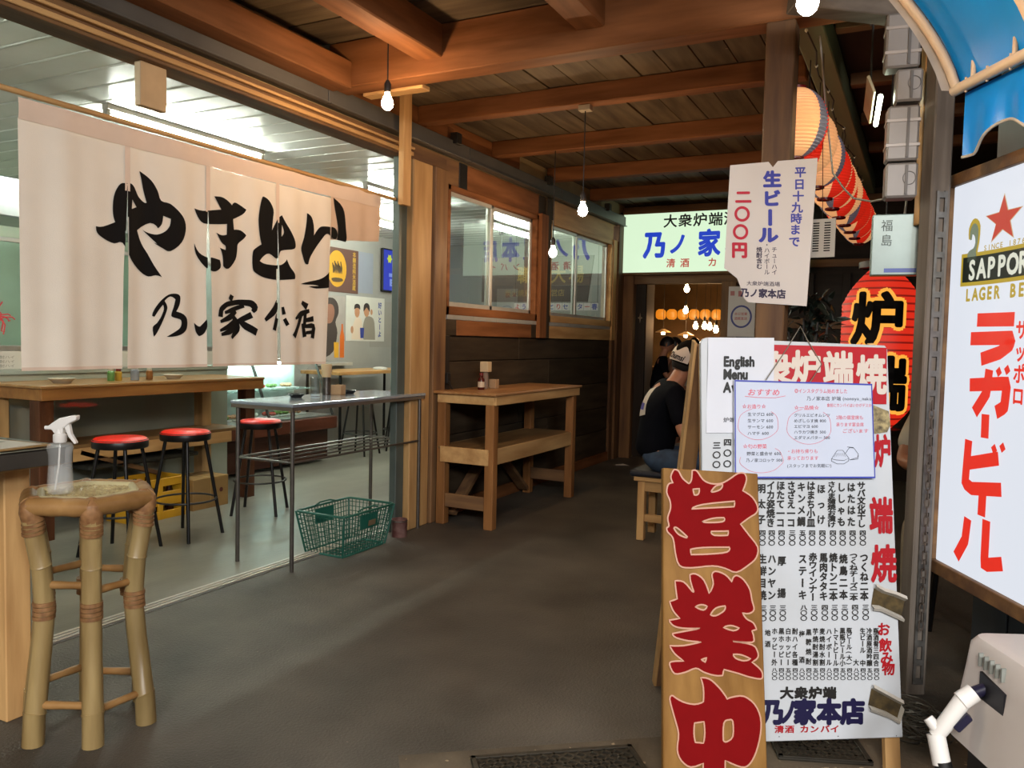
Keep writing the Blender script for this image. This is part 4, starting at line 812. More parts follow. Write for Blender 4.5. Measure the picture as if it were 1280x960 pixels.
# ------------------------------------------------------------ green basket
bk = thing('shopping_basket', 'green plastic shopping basket on the floor at the threshold', 'basket', (-3.245, 4.075, 0), 0)
M_grn = mat('green_plastic', '#1e5a4c', .4, var=.06)
def ring(h, o=0): # half sizes of the basket at height h
    t = h/.27; return .145+.045*t+o, .215+.045*t+o
rb = MB()
for h, r_ in ((.262,.008),(.004,.007)):
    a, b = ring(h); P = []
    for cx, cy, q in ((a-.03,b-.03,0),(-a+.03,b-.03,1),(-a+.03,-b+.03,2),(a-.03,-b+.03,3)):
        for k in range(5): an = q*pi/2+k*pi/8; P.append((cx+.03*cos(an), cy+.03*sin(an), h))
    rb.tube(P, r_, 8, closed=True)
rb.build('rim', M_grn, bk, smooth=True)
hz_ = MB()
for i in range(1, 9):
    h = .03*i; a, b = ring(h); hz_.tube([(a,b,h),(-a,b,h),(-a,-b,h),(a,-b,h)], .0028, 5, closed=True)
hz_.build('horizontal_ribs', M_grn, bk)
vt = MB(); a0, b0 = ring(.0); a1, b1_ = ring(.262)
for k in range(19):
    t = -1+2*k/18
    for s in (-1, 1): vt.tube([(s*a0, t*b0, .0), (s*a1, t*b1_, .262)], .0026, 5)
for k in range(13):
    t = -1+2*k/12
    for s in (-1, 1): vt.tube([(t*a0, s*b0, .0), (t*a1, s*b1_, .262)], .0026, 5)
for sx in (-1, 1):
    for sy in (-1, 1): vt.tube([(sx*a0, sy*b0, .0), (sx*a1, sy*b1_, .262)], .007, 6)
vt.build('vertical_ribs', M_grn, bk)
bf = MB()
for k in range(9): y = -.2+k*.05; bf.tube([(-.145,y,.004),(.145,y,.004)], .003, 5)
for k in range(6): x = -.12+k*.048; bf.tube([(x,-.21,.004),(x,.21,.004)], .003, 5)
bf.build('floor_grid', M_grn, bk)
for s in (-1, 1):
    a, b = ring(.2); MB().box(s*a-.004,-.09,.15,s*a+.004,.09,.245).build('side_plate', M_grn, bk, bev=.002)
    MB().tube([(s*.17,-.10,.27),(s*.175,-.05,.283),(s*.175,.05,.283),(s*.17,.10,.27)], .006, 8).build('handle', M_grn, bk, smooth=True)
MB().box(.182,-.035,.175,.1845,.035,.21).build('sticker', mat('sticker_tan','#7a6a50',.5), bk, rot=(0,R(9),0), loc=(-.008,0,0.028))
# paint can
cn = thing('paint_can', 'small pinkish printed tin can beside the door post', 'can', (-3.13, 4.50, 0))
MB().lathe([(.052,0),(.053,.003),(.053,.115),(.055,.118),(.053,.12),(.049,.12),(.049,.01),(.001,.01)], n=28, cap=False).build('can_body', mat('pink_print_tin','#9c7a72',.4,.3,var=.3,scale=18,col2='#6a3f3c'), cn, smooth=True)
MB().lathe([(.0535,.104),(.0555,.108),(.0535,.112)], n=28, cap=False).build('rim', M_leg, cn, smooth=True)
tag(MB().add([(0,0,.004),(.09,.02,.012),(.13,.08,.005),(.05,.10,.02),(-.02,.05,.01)], [(0,1,2),(0,2,3),(0,3,4)]).build('paper_scrap', mat('tissue','#c4bdb2',.9), None, (-2.95,8.35,0)), 'scrap of white paper on the floor beside the far doorway', 'paper')
# ------------------------------------------------------------ bamboo stool
M_bam = wood('bamboo', '#a08a5c', '#76603a', 'z', rough=.38, spec=.5)
M_bamx = mat('bamboo_rim', '#a07a4a', .35, var=.14, scale=9, col2='#7a552c')
M_wrap = mat('rattan_wrap', '#936c45', .5, var=.1, scale=40, col2='#6f4b2c')
bs = thing('bamboo_stool', 'six legged bamboo stool with a woven seat and the spray bottle on it', 'stool', (-2.517, 1.774, 0), 0)
A0 = math.atan2(-.098, .153)
def lp(k, r, z): a = A0+k*pi/3; return Vector((r*cos(a), r*sin(a), z))
SH = .80
for k in range(6):
    prof = [(.195,0,.034),(.190,.10,.033),(.188,.105,.036),(.187,.11,.033),(.165,.30,.031),(.152,.44,.031),(.163,.58,.030),(.164,.585,.033),(.165,.59,.030),(.185,.70,.031),(.195,.775,.031)]
    sc_ = .78 if k in (2, 3) else 1
    MB().tube([lp(k, r, z) for r, z, _ in prof], [q*sc_ for _, _, q in prof], 14).build('leg', M_bam, bs, smooth=True); leg_ = bpy.context.collection.objects[-1]
    w_ = MB()
    for z in (.415,.43,.445,.46): w_.tube([lp(k,.1535+abs(z-.44)*.1,z-.006), lp(k,.1535+abs(z-.44)*.1,z+.006)], .0345, 14)
    w_.build('rattan_binding', M_wrap, leg_, smooth=True); w_ = MB()
    for z in (.70,.714,.728,.742): w_.tube([lp(k,.186,z-.005), lp(k,.188,z+.005)], .0345, 14)
    w_.build('rattan_binding', M_wrap, leg_, smooth=True)
    ca = MB(); P = []
    for q in range(7): th = -pi/2+q*pi/6*.5; P.append(lp(k, .178+.028*cos(th), .775+.045*(q/6)))
    ca.tube([lp(k,.190,.745), lp(k,.196,.768), lp(k,.196,.784), lp(k,.186,.793), lp(k,.170,.796)], [.0325,.0335,.0325,.029,.022], 12); ca.build('corner_wrap', M_wrap, leg_, smooth=True)
    a_, b_ = lp(k,.198,.785), lp(k+1,.198,.785); rr_ = []; pp = []
    for q in range(9): t = q/8; pp.append(a_.lerp(b_, t)); rr_.append(.030+(.002 if q in (3,6) else 0))
    MB().tube(pp, rr_, 14).build('seat_rim', M_bamx, bs, smooth=True)
    a_, b_ = lp(k,.163,.800), lp(k+1,.163,.800)
    MB().tube([a_, b_], .014, 10).build('inner_rim', mat('pale_bamboo','#b8ad84',.35,var=.08), bs, smooth=True)
    for z, r in ((.50,.156),(.11,.186)): 
        a_, b_ = lp(k,r,z+(.02 if k % 2 else 0)), lp(k+1,r,z+(.02 if k % 2 else 0))
        MB().tube([a_,a_.lerp(b_,.3),a_.lerp(b_,.5),b_], [.013,.014,.0125,.013], 10).build('rung', M_bamx, bs, smooth=True)
hexp = [(lp(k,.165,0).x, lp(k,.165,0).y) for k in range(6)]
MB().prism(hexp, .012, Matrix.Translation((0,0,.782))).build('seat_base', mat('pale_bamboo','#b8ad84'), bs)
wv = MB(); th0 = A0+.35
for k in range(27):
    c_ = -.15+k*.0115; hw = math.sqrt(max(0, .0245-c_*c_))*.97
    dx, dy = cos(th0), sin(th0); nx, ny = -dy, dx
    P = [(nx*c_+dx*hw*t, ny*c_+dy*hw*t, 0.7985+.0018*cos(t*19+k*pi)) for t in [i/14-1 for i in range(29)]]
    wv.tube(P, .0052, 5)
wv.build('woven_seat', mat('woven_seat_strip','#b5a577',.5,var=.2,scale=30,col2='#7f6d45'), bs, smooth=True, kind='stuff')
# spray bottle
sb = thing('spray_bottle', 'clear plastic spray bottle with a white trigger head standing on the bamboo stool', 'spray bottle', (-2.565, 1.705, .806), R(24))
MB().lathe([(.001,.0),(.036,.0),(.040,.006),(.040,.03),(.036,.09),(.036,.13),(.041,.152),(.037,.165),(.016,.172),(.016,.182)], n=28, cap=False).build('bottle_body', mat('clear_pet','#e6e9e6',.08,0,var=0,alpha=.20,spec=.9), sb, smooth=True)
MB().lathe([(.034,.008),(.035,.03),(.033,.09),(.001,.09)], n=24, cap=False).build('liquid', mat('clear_liquid','#c2c4c0',.05,0,var=0,alpha=.12), sb, smooth=True)
MB().tube([(0,0,.17),(-.005,0,.09),(-.018,0,.01)], .003, 6).build('dip_tube', mat('milky_plastic','#cfcfca',.4,var=0), sb, smooth=True)
MB().lathe([(.019,.17),(.021,.173),(.021,.196),(.016,.200),(.014,.215),(.001,.215)], n=20, cap=False).build('collar', M_white, sb, smooth=True)
hd_ = MB(); hd_.prism([(-.040,.213),(-.022,.213),(-.014,.200),(.016,.200),(.016,.217),(.040,.236),(.062,.247),(.064,.262),(.045,.262),(.005,.252),(-.020,.236),(-.038,.222)], .026, Matrix.Translation((0,.013,0)) @ Matrix.Rotation(R(90),4,'X'))
hd_.build('trigger_head', M_white, sb, bev=.003)
MB().prism([(.018,.235),(.035,.235),(.042,.20),(.060,.17),(.054,.165),(.033,.19),(.022,.215)], .016, Matrix.Translation((0,.008,0)) @ Matrix.Rotation(R(90),4,'X')).build('trigger', M_white, sb, bev=.002)
MB().tube([(-.036,0,.218),(-.050,0,.218)], .007, 10).build('nozzle', M_white, sb, smooth=True)

# ------------------------------------------------------------ narrow table at the left edge
lt_ = thing('side_table', 'narrow wooden table with a metal rimmed top at the bottom left edge', 'table', (-2.86, 1.64, 0), 0)
MB().box(-.35,-.42,.895,.27,.12,.95).build('tabletop', wood('side_top','#8a6a42','#67492a','x'), lt_, bev=.004)
MB().box(-.355,-.425,.90,-.35,.125,.955).box(.27,-.425,.90,.275,.125,.955).box(-.355,.12,.90,.275,.125,.955).box(.25,-.42,.95,.275,.125,.956).box(-.355,.10,.95,.275,.125,.956).build('metal_rim', mat('rim_metal','#545049',.35,.7), lt_, bev=.001)
for x, y in ((.07,.03),(-.30,.03),(.07,-.36),(-.30,-.36)): MB().box(x-.045,y-.045,0,x+.045,y+.045,.895).build('leg', PLW('z'), lt_, bev=.004)
mf = thing('menu_sheet', 'framed menu sheet lying on the narrow table at the left edge', 'menu', (-2.80, 1.58, .9565), R(5))
MB().box(-.24,-.17,0,.17,.13,.006).build('frame', mat('menu_frame','#9a7a4c',.5), mf, bev=.001)
MB().box(-.22,-.15,.006,.15,.11,.0075).build('sheet', mat('menu_paper','#bdb9ae',.5,var=.02), mf)
Sheet(lambda x, y: (-.2+x, .09-y, .0082)).hor('本日のおすすめ料理', .0, .02, .024, .024).hor('お刺身 焼物 揚物 酒', .0, .07, .022, .022).hor('各種 三〇〇円 四〇〇円', .0, .12, .022, .022).build(mat('grey_print','#6d6a66'), mf)

# ------------------------------------------------------------ far lit sign
fs = thing('lit_shop_sign', 'lit white shop sign with blue brush characters over the far doorway', 'sign', (0,0,0))
MB().box(-3.16,8.96,2.165,-1.13,9.04,2.835).build('light_box', emis('sign_glow_green', '#dbf5d2', 1.0), fs, bev=.004)
MB().box(-3.19,8.95,2.14,-1.10,9.05,2.166).box(-3.19,8.95,2.834,-1.10,9.05,2.86).box(-3.19,8.95,2.14,-3.16,9.05,2.86).box(-1.13,8.95,2.14,-1.10,9.05,2.86).build('sign_frame', BRW('x'), fs)
fn = lambda x, y: (-3.15+(x-210)*.001715, 8.955, 2.815-(y-150)*.00191)
Sheet(fn).hor('大衆炉端酒場', 480, 190, 95, 80, .02, pitch=1.04).build(mat('sign_black','#14181a',.6,var=0), fs)
Sheet(fn).hor('乃', 350, 325, 160, 165, .045).hor('ノ', 520, 325, 130, 130, .04).hor('家本店', 700, 325, 148, 160, .04, pitch=1.2).build(emis('sign_blue','#1648d8',.75), fs)
Sheet(fn).hor('清酒', 495, 437, 62, 55, .02, pitch=1.5).hor('カンバイ', 765, 437, 62, 55, .02, pitch=1.6).build(emis('sign_red','#e0473a',.6), fs)
for lb, x in (('paper notice with a blue ring stamp on the pillar right of the far doorway', -1.79),):
    t = thing('paper_notice', lb, 'notice', (x, 9.015, 1.45))
    MB().box(-.145,-.003,0,.145,.003,.55).build('sheet', mat('notice_white','#c3bfbb',.5,var=.03), t)
    ring_ = [(.145+.105*cos(2*pi*k/28), .33+.115*sin(2*pi*k/28)) for k in range(28)]
    s_ = Sheet(lambda x, y: (-.145+x, -.0045, .55-y)); s_.stroke(ring_, .020, True); s_.build(mat('stamp_blue','#43487f',.6,var=0), t, 'ring_print')
    s_ = Sheet(lambda x, y: (-.145+x, -.0045, .55-y)).hor('本日営業', .07, .30, .035, .035).hor('酒蔵直送', .07, .35, .035, .035); s_.build(mat('stamp_red','#a86a6a',.6,var=0), t)
    MB().box(-.125,-.0045,.45,-.08,-.003,.50).box(-.04,-.0045,.44,.02,-.003,.50).build('printed_mark', mat('stamp_red','#a86a6a'), t)

# ------------------------------------------------------------ price placard on the post
pp_ = thing('price_placard', 'white corner-torn placard with a red price hung on the wooden post', 'placard', (0,0,0))
PO = (-.85,3.752,1.5)
def pf(l): return aff(A_PR, PO, (1,0,0), (0,0,1), (0,-1,0), l)
out_ = [(148,108),(362,95),(385,125),(412,92),(622,82),(565,878),(245,872),(222,845),(205,790),(185,740),(112,685)]
vs, fs_2 = fill2d([out_], 1); fr_, bk_ = pf(0), pf(-.006)
m = MB(); m.add([fr_(*p) for p in vs], fs_2); m.add([bk_(*p) for p in out_], [tuple(range(len(out_)))]); n_ = len(out_)
m.add([fr_(*p) for p in out_]+[bk_(*p) for p in out_], [(i,(i+1)%n_,n_+(i+1)%n_,n_+i) for i in range(n_)])
m.build('board', mat('placard_white','#cec6bf',.16,var=.02,scale=3,spec=.7), pp_)
M_navy = mat('navy_ink','#2c3592',.4,var=0); M_rink = mat('crimson_ink','#b01f35',.4,var=0)
a_ = Sheet(pf(.0012))
for ch, x, y in (('平',532,155),('日',527,220),('十',521,285),('九',515,345),('時',510,405),('ま',505,465),('で',500,530)): a_.put(ch, x, y, 62, 60, .03)
for ch, x, y, wq in (('生',382,190,100),('ビ',378,295,100),('ル',360,495,110)): a_.put(ch, x, y, wq, 92, .055)
a_.put('ー', 370, 400, 100, 100, .06, rot=pi/2)
a_.build(M_navy, pp_)
a_ = Sheet(pf(.0012)); a_.put('二', 222, 285, 92, 80, .05)
for y, x in ((380,215),(480,206)):
    a_.stroke([(x+36*cos(2*pi*k/26), y+36*sin(2*pi*k/26)) for k in range(26)], 15, True)
a_.put('円', 200, 580, 92, 92, .05); a_.build(M_rink, pp_)
a_ = Sheet(pf(.0012)); a_.vert('チューハイ', 393, 560, 715, 32, 32, .01).vert('・ハイボール', 352, 535, 715, 32, 32, .01).vert('焼酎含む', 310, 562, 685, 34, 32, .02)
a_.hor('大衆炉端酒場', 238, 765, 31, 28, .01).hor('乃ノ家本店', 205, 818, 50, 52, .04); a_.build(mat('violet_ink','#2b2440',.4,var=0), pp_)
t = thing('small_menu_card', 'small white card with black printed columns just right of the price placard', 'card', (-.475, 4.3, 1.80), R(-8))
MB().box(-.06,-.003,0,.065,.003,.19).build('sheet', mat('notice_white','#c3bfbb'), t)
a_ = Sheet(lambda x, y: (-.06+x, -.0042, .19-y))
for k in range(12): a_.stroke([(.018,.02+.0125*k),(.048,.02+.0125*k)], .006); a_.stroke([(.072,.02+.0125*k),(.102,.02+.0125*k)], .006)
a_.build(M_ink, t, 'printed_columns')
MB().tube([(0,0,.19),(-.02,.02,.6),(-.04,.05,1.03)], .002, 5).build('string', M_cord, t)

CABLE = [(-.50,4.10,2.83), (-.46,4.08,2.5), (-0.411, 4.05, 2.164), (-0.359, 4.05, 2.087), (-0.316, 4.05, 2.041), (-0.241, 4.05, 2.022), (-0.159, 4.05, 2.035), (-0.079, 4.05, 2.055), (-.085,3.70,1.98), (-.09,3.62,1.893)]
# ------------------------------------------------------------ paper lanterns in a row
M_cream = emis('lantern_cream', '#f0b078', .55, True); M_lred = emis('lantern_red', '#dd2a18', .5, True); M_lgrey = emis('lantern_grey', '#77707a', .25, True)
M_capr = mat('dark_red_cap', '#5c1014', .35, var=.03)
def lantern(label, x, y, z, r, rz, pat, grp='paper lanterns in a row'):
    t = thing('paper_lantern', label, 'lantern', (x, y, z), rz, grp)
    m = MB(); n = 48; prof = []
    K = 26
    for i in range(K*2+1):
        th = -pi/2*.86+pi*.86*i/(K*2); rr = r*cos(th)*(1.0 if i % 2 else .955); prof.append((rr, r*1.12*sin(th)))
    vs = [(a*cos(2*pi*k/n), a*sin(2*pi*k/n), b) for a, b in prof for k in range(n)]
    m.v = vs
    for i in range(len(prof)-1):
        for k in range(n): m.f.append((i*n+k, i*n+(k+1)%n, (i+1)*n+(k+1)%n, (i+1)*n+k)); m.mi.append(pat[(k*len(pat))//n])
    m.build('paper_shade', [M_cream, M_lred, M_lgrey], t, smooth=True)
    for s in (-1, 1):
        MB().lathe([(r*.26,0),(r*.30,.003),(r*.30,.028),(r*.26,.03),(.001,.03)], (0,0,s*r*1.06-.015), 20, cap=False).build('end_ring', M_capr, t, smooth=True)
    MB().tube([(0,0,r*1.1),(0,0,.418)], .003, 5).build('hanger', M_cord, t)
    return t
ordn = ['first paper lantern of the row, half behind the wooden post', 'second paper lantern of the row, greyish orange', 'third paper lantern of the row from the post', 'fourth paper lantern of the row from the post', 'fifth paper lantern of the row from the post', 'sixth paper lantern of the row from the post',
        'seventh paper lantern of the row, fourth from the far end', 'eighth paper lantern of the row, third from the far end', 'ninth paper lantern of the row, next to the farthest', 'farthest paper lantern of the row, beside the grey metal box']
PA = [1,0,0,0,2,1,1,0,0,2,1,1]; PB = [0,0,1,1,0,0,0,1,1,0,0,2]
for k in range(10):
    lantern(ordn[k], -.585+.006*k, 4.045+.385*k, 2.405, .148, R((205,190,215,235,130,205,170,240,145,200)[k]), PA if k % 2 == 0 else PB)
sl = MB(); P = [(-.54+.02*sin(k*1.7), 3.95+k*.22, 2.80-.03*abs(sin(k*1.1))) for k in range(20)]; sl.tube(P, .004, 6)
w1 = thing('light_string', 'thin cable with tiny lamps strung along the greenish beam', 'cable', (0,0,0)); sl.build('cable', M_cord, w1)
for k in range(0, 20, 2): MB().lathe([(.001,-.012),(.008,-.004),(.008,.004),(.001,.01)], P[k], 8, cap=False).build('tiny_lamp', mat('clear_beads','#b9b39a',.1,var=0), w1, smooth=True)
tag(MB().tube(CABLE, .0045, 8).build('loose_cable', mat('pale_cable','#8d857a',.5,var=0), None, smooth=True), 'loose pale cable sagging from the lantern row to the grey metal box', 'cable')

# ------------------------------------------------------------ big lit lantern
bl = thing('large_paper_lantern', 'tall red glowing paper lantern with black characters behind the menu board', 'lantern', (-.20, 4.62, 0))
m = MB(); prof = []; K = 44
for i in range(K*2+1):
    t = i/(K*2); z = .92+.86*t; rr = .195*(min(1, math.sin(min(t, 1-t)*pi*1.5+.25) if min(t,1-t) < .22 else 1)); prof.append((rr*(1 if i % 2 else .985), z))
m.lathe(prof, n=48, cap=False); m.mi = [1 if (i//48) % 4 == 3 else 0 for i in range(len(m.f))]; m.build('paper_shade', [emis('lantern_glow_red', '#f0301a', .8), emis('lantern_rib', '#b41c10', .5)], bl, smooth=True)
def cylf(l):
    def fn(x, y):
        th = -pi/2-.02+x/.195; return (( .195+l)*cos(th), (.195+l)*sin(th), y)
    return fn
def cyl_letters(items, off, m, l, nm):
    mb = MB()
    for ch, cx, cz, w_, h_ in items:
        vs, fs, bb = glyph(ch, .004)
        for q in range(12):
            dx, dy = off*cos(q*pi/6), off*sin(q*pi/6); mb.add([(cx+(x-.5+dx)*w_, cz+(y-.38+dy)*h_, 0) for x, y in vs], fs)
    bm = bmesh.new(); V = [bm.verts.new(v) for v in mb.v]
    for f in mb.f:
        try: bm.faces.new([V[i] for i in f])
        except ValueError: pass
    x = -.2
    while x < .2: bmesh.ops.bisect_plane(bm, geom=bm.verts[:]+bm.edges[:]+bm.faces[:], plane_co=(x,0,0), plane_no=(1,0,0)); x += .02
    f_ = cylf(l)
    for v in bm.verts: v.co = Vector(f_(v.co.x, v.co.y))
    me = bpy.data.meshes.new(nm); bm.to_mesh(me); bm.free(); me.materials.append(m); o = bpy.data.objects.new(nm, me); C.objects.link(o); o.parent = bl
its = [('炉', -.01, 1.50, .26, .28), ('端', .02, 1.18, .26, .28)]
cyl_letters(its, .10, emis('lantern_halo', '#ffb040', 1.0), .003, 'yellow_halo'); cyl_letters(its, .035, M_ink, .005, 'lettering')
for z in (.90, 1.765): MB().lathe([(.10,0),(.12,.004),(.12,.035),(.10,.04),(.001,.04)], (0,0,z), 24, cap=False).build('end_ring', M_black, bl, smooth=True)
MB().tube([(0,0,1.80),(0,0,2.9)], .004, 6).build('hanger', M_cord, bl)

# ------------------------------------------------------------ menu board (A-frame)
BL_ = Vector((-.527,2.434,.128)); UM = Vector((.844,.537,-.014)).normalized(); VM = Vector((-.081,.153,.985)); VM = (VM-UM*VM.dot(UM)).normalized(); NM = UM.cross(VM)
mbd = thing('menu_board', 'tall white A-frame menu board covered in black Japanese price columns', 'menu board', (0,0,0))
M_mb = mat('menu_board_white', '#bcc1c6', .35, var=.05, scale=2, col2='#a9acac')
def PQ(a, b, l=0): return BL_+UM*a+VM*b+NM*l
bdM = Matrix(((UM.x,VM.x,NM.x,BL_.x),(UM.y,VM.y,NM.y,BL_.y),(UM.z,VM.z,NM.z,BL_.z),(0,0,0,1)))
rnd = [(-.018,.0),(.624,.012),(.62,1.25),(.612,1.262),(0,1.266),(-.012,1.262),(-.02,1.25)]
MB().prism(rnd, .018, bdM @ Matrix.Translation((0,0,-.019))).build('board', M_mb, mbd, bev=.002)
MB().bar(PQ(.60,-.16,-.03), PQ(.60,1.2,-.03), .05, .022, NM).build('front_leg', PLW('z'), mbd, bev=.002)
MB().bar(PQ(-.0,-.14,-.03), PQ(-.0,1.25,-.03), .03, .022, NM).build('front_leg', PLW('z'), mbd, bev=.002)
MB().bar(PQ(.005,1.25,-.055), (-.865,3.07,.0), .05, .03).build('rear_leg', BRW('z'), mbd, bev=.002); MB().bar(PQ(-.024,1.26,-.05), (-.894,3.06,.0), .009, .04).build('leg_edge', PLW('z'), mbd)
MB().bar(PQ(.60,1.27,-.05), (-.30,3.42,.0), .022, .05, NM).build('rear_leg', PLW('z'), mbd, bev=.002)
MB().bar((-.80,2.90,.32), (-.25,3.26,.32), .02, .04).build('rear_stretcher', PLW('x'), mbd)
MB().bar(PQ(0,.03,-.035), PQ(.6,.03,-.035), .02, .05, NM).build('stretcher', PLW('x'), mbd)
def af(A, l): return aff(A, BL_, UM, VM, NM, l)
M_mred = mat('menu_red_paint', '#a3121d', .4, var=.04); M_dark = mat('menu_black_paint', '#15130f', .5, var=0)
top = af(A_TOP, .0012)
vs, f2 = fill2d([[(487,97),(1143,112),(1138,440),(487,430)]], 1)
MB().add([top(*p) for p in vs], f2).build('red_header', M_mred, mbd)
a_ = Sheet(af(A_TOP, .0022))
for ch, x, y in (('衆',500,235),('炉',672,228),('端',858,232),('焼',1050,268)): a_.put(ch, x, y, 180, 205+(30 if ch == '焼' else 0), .036)
a_.build(mat('menu_cream_paint','#c4b9ad',.45,var=.02), mbd)
a_ = Sheet(af(A_TOP, .0012)); a_.put('炉', 1112, 705, 100, 190, .04)
a_.put('大', 1106, 560, 60, 60, .0); a_.build(M_mred, mbd)
ms = MB(); ms.add([af(A_TOP,.0016)(*p) for p in ((1060,445),(1150,480),(1160,560),(1140,600),(1062,610))], [(0,1,2,3,4)]); ms.build('worn_patch', mat('worn_yellow','#ab9b6e',.7,var=.3,scale=60,col2='#4a4030'), mbd)
mid = af(A_MID, .0012); low = af(A_LOW, .0012)
R_ = Sheet(mid); R_.put('端', 1095, 268, 150, 235, .036).put('焼', 1108, 568, 160, 240, .036).build(M_mred, mbd)
a_ = Sheet(mid)
row1 = [('サバ文化干し','四〇〇',975),('はたはた','四〇〇',912),('ししゃも','四〇〇',850),('さんま蒲焼お漬け','四〇〇',790),('ほっけ','四〇〇',725),('はまち小皿','四〇〇',662),('キンメ鯛','五〇〇',603),('さざえ一コ','三〇〇',540),('ほたて一コ','四〇〇',475),('イカ姿焼き','四〇〇',415),('明太子','四〇〇',358)]
row2 = [('つくね二本','三〇〇',990),('つくねチーズ二本','四〇〇',925),('焼鳥二本','三〇〇',862),('焼トン二本','三〇〇',800),('馬肉タタキ','四〇〇',740),('赤ウインナー','三〇〇',675),('ステーキ','八〇〇',612),('厚 揚','三〇〇',485),('ハンヤン','三〇〇',425),('生鮮目焼','三〇〇',368)]
for n_, p_, x in row1: a_.vert(n_, x-4, 58, 345, 52, None, .04).vert(p_, x+4, 362, 458, 42, 34, .035)
for n_, p_, x in row2: a_.vert(n_, x-4, 502, 795, 52, None, .04).vert(p_, x+4, 818, 915, 42, 34, .035)
a_.build(M_dark, mbd)
a_ = Sheet(low)
cols = ['瓶酒肴三四合','冷酒原酒吟醸','生ビール 中','    大','瓶ビール(大)','黒瓶ビール小','トマトビール','ハイボール','麦焼酎水割','芋焼酎湯割','黒糖焼酎','梅 酒','酎ハイ各種','白ホッピー','黒ホッピー','ホッピー外','地酒']
for k, n_ in enumerate(cols):
    x = 1062-k*41.8
    a_.vert(n_, x, 122, 362 if k < 16 else 260, 36, None, .03)
    if k < 16: a_.vert(('四〇〇','五〇〇','四〇〇','八〇〇')[k % 4], x+2, 372, 448, 34, 26, .03)
for k, ch in enumerate('大衆炉端'): a_.put(ch, 512+k*87, 525, 84, 76, .05)
for k in range(3): a_.stroke([(465+k*358,790),(470+k*358,790)], 6)
a_.build(M_dark, mbd)
a_ = Sheet(low)
for ch, x, w__ in (('乃',430,135),('ノ',522,110),('家',622,140),('本',770,150),('店',915,150)): a_.put(ch, x, 640, w__, 160, .06)
a_.build(mat('menu_navy_paint','#161238',.4,var=0), mbd)
a_ = Sheet(low)
for ch, x in (('清',468),('酒',530),('カ',620),('ン',680),('バ',745),('イ',805)): a_.put(ch, x, 745, 58, 48, .03)
for ch, x, y in (('お',1110,130),('飲',1120,230),('み',1128,310),('物',1138,375)): a_.put(ch, x, y, 82, 88, .035)
a_.build(M_mred, mbd)
a_ = Sheet(af(A_TOP, .0012)); a_.vert('三〇〇', 172, 640, 800, 46, 42, .04).vert('四〇〇', 232, 620, 800, 46, 42, .04).build(M_dark, mbd)
# torn openings in the facing sheet showing the ply, with curled flaps
M_ply = mat('torn_ply', '#4a3c20', .9, var=.3, scale=40, col2='#2c2413')
for A_, P_ in ((mid, [(1045,720),(1095,750),(1165,770),(1235,800),(1215,890),(1130,850),(1075,825),(1028,820)]), (low, [(1030,500),(1085,530),(1140,560),(1215,600),(1190,680),(1120,640),(1010,600)])):
    vs, f2 = fill2d([P_], 1); MB().add([A_(*p) for p in vs], f2).build('torn_patch', M_ply, mbd)
    def lift(x, y, l, A_=A_): return Vector(A_(x, y))+NM*l
    nP = len(P_)
    up_ = P_[:4]; dn = [P_[-1]]+[P_[-2], P_[-3], P_[-4]]
    for e, s in ((up_, -1), (dn, 1)):
        vv = [lift(x, y, .001) for x, y in e]+[lift(x-4, y+s*16, .022) for x, y in e]+[lift(x+2, y+s*34, .012) for x, y in e]
        k4 = len(e); MB().add(vv, [(i,i+1,k4+i+1,k4+i) for i in range(k4-1)]+[(k4+i,k4+i+1,2*k4+i+1,2*k4+i) for i in range(k4-1)]).build('curled_flap', mat('flap_white','#b9b4a8',.5,var=.03), mbd, smooth=True)
# english sheet pinned on the board
es = thing('english_menu_sheet', 'white printed English menu sheet fixed to the top left of the menu board', 'paper sheet', (0,0,0))
e3 = af(A_TOP, .003)
def warp(x, y): return Vector(e3(x, y))+NM*(.003*sin((y-60)*.012)*((487-x)/380))
MB().grid(lambda u, v: warp(112+375*u, 58+540*v), 8, 10).build('sheet', mat('sheet_white','#c3c6cd',.4,var=.02), es, smooth=True)
a_ = Sheet(lambda x, y: warp(x, y)+NM*.0012)
a_.hor('English', 200, 195, 62, 78, .055).hor('Menu', 200, 268, 62, 78, .055).hor('Available', 200, 342, 60, 78, .055).build(M_dark, es)
a_ = Sheet(lambda x, y: warp(x, y)+NM*.0012); a_.hor('炉端', 205, 525, 34, 30, .02).build(mat('grey_ink','#4f4f55',.5,var=0), es)
# whiteboard hung over it
wbd = thing('whiteboard', 'blue edged whiteboard with handwritten specials hung on the menu board', 'whiteboard', (0,0,0))
OWB = BL_+NM*.02
def wf_(l): return aff(A_WB, OWB, UM, VM, NM, l)
q = [(-12,40),(1222,68),(1242,912),(0,905)]
m = MB(); a0_, a1_ = wf_(0), wf_(-.009)
m.add([a0_(*p) for p in q]+[a1_(*p) for p in q], [(0,1,2,3),(7,6,5,4)]+[(i,4+i,4+(i+1)%4,(i+1)%4) for i in range(4)]); m.build('board', mat('whiteboard_white','#bcc4d4',.2,var=.02), wbd)
a_ = Sheet(wf_(.0012)); a_.stroke([(-6,46),(1216,74),(1236,906),(6,899)], 17, True).build(mat('blue_edge','#3a44a0',.4,var=0), wbd, 'blue_border')
M_pk = mat('pink_marker','#cc4c5c',.5,var=0); M_bkm = mat('black_marker','#23252d',.5,var=0)
a_ = Sheet(wf_(.0012))
a_.hor('おすすめ', 105, 148, 72, 66, .01, shear=.15).stroke([(80,185),(200,195),(350,197),(440,180)], 4)
a_.hor('◎インスタグラム始めました', 520, 135, 37, 44, .0).hor('食前にカンパイはいかがデスか', 808, 262, 29, 36, .0)
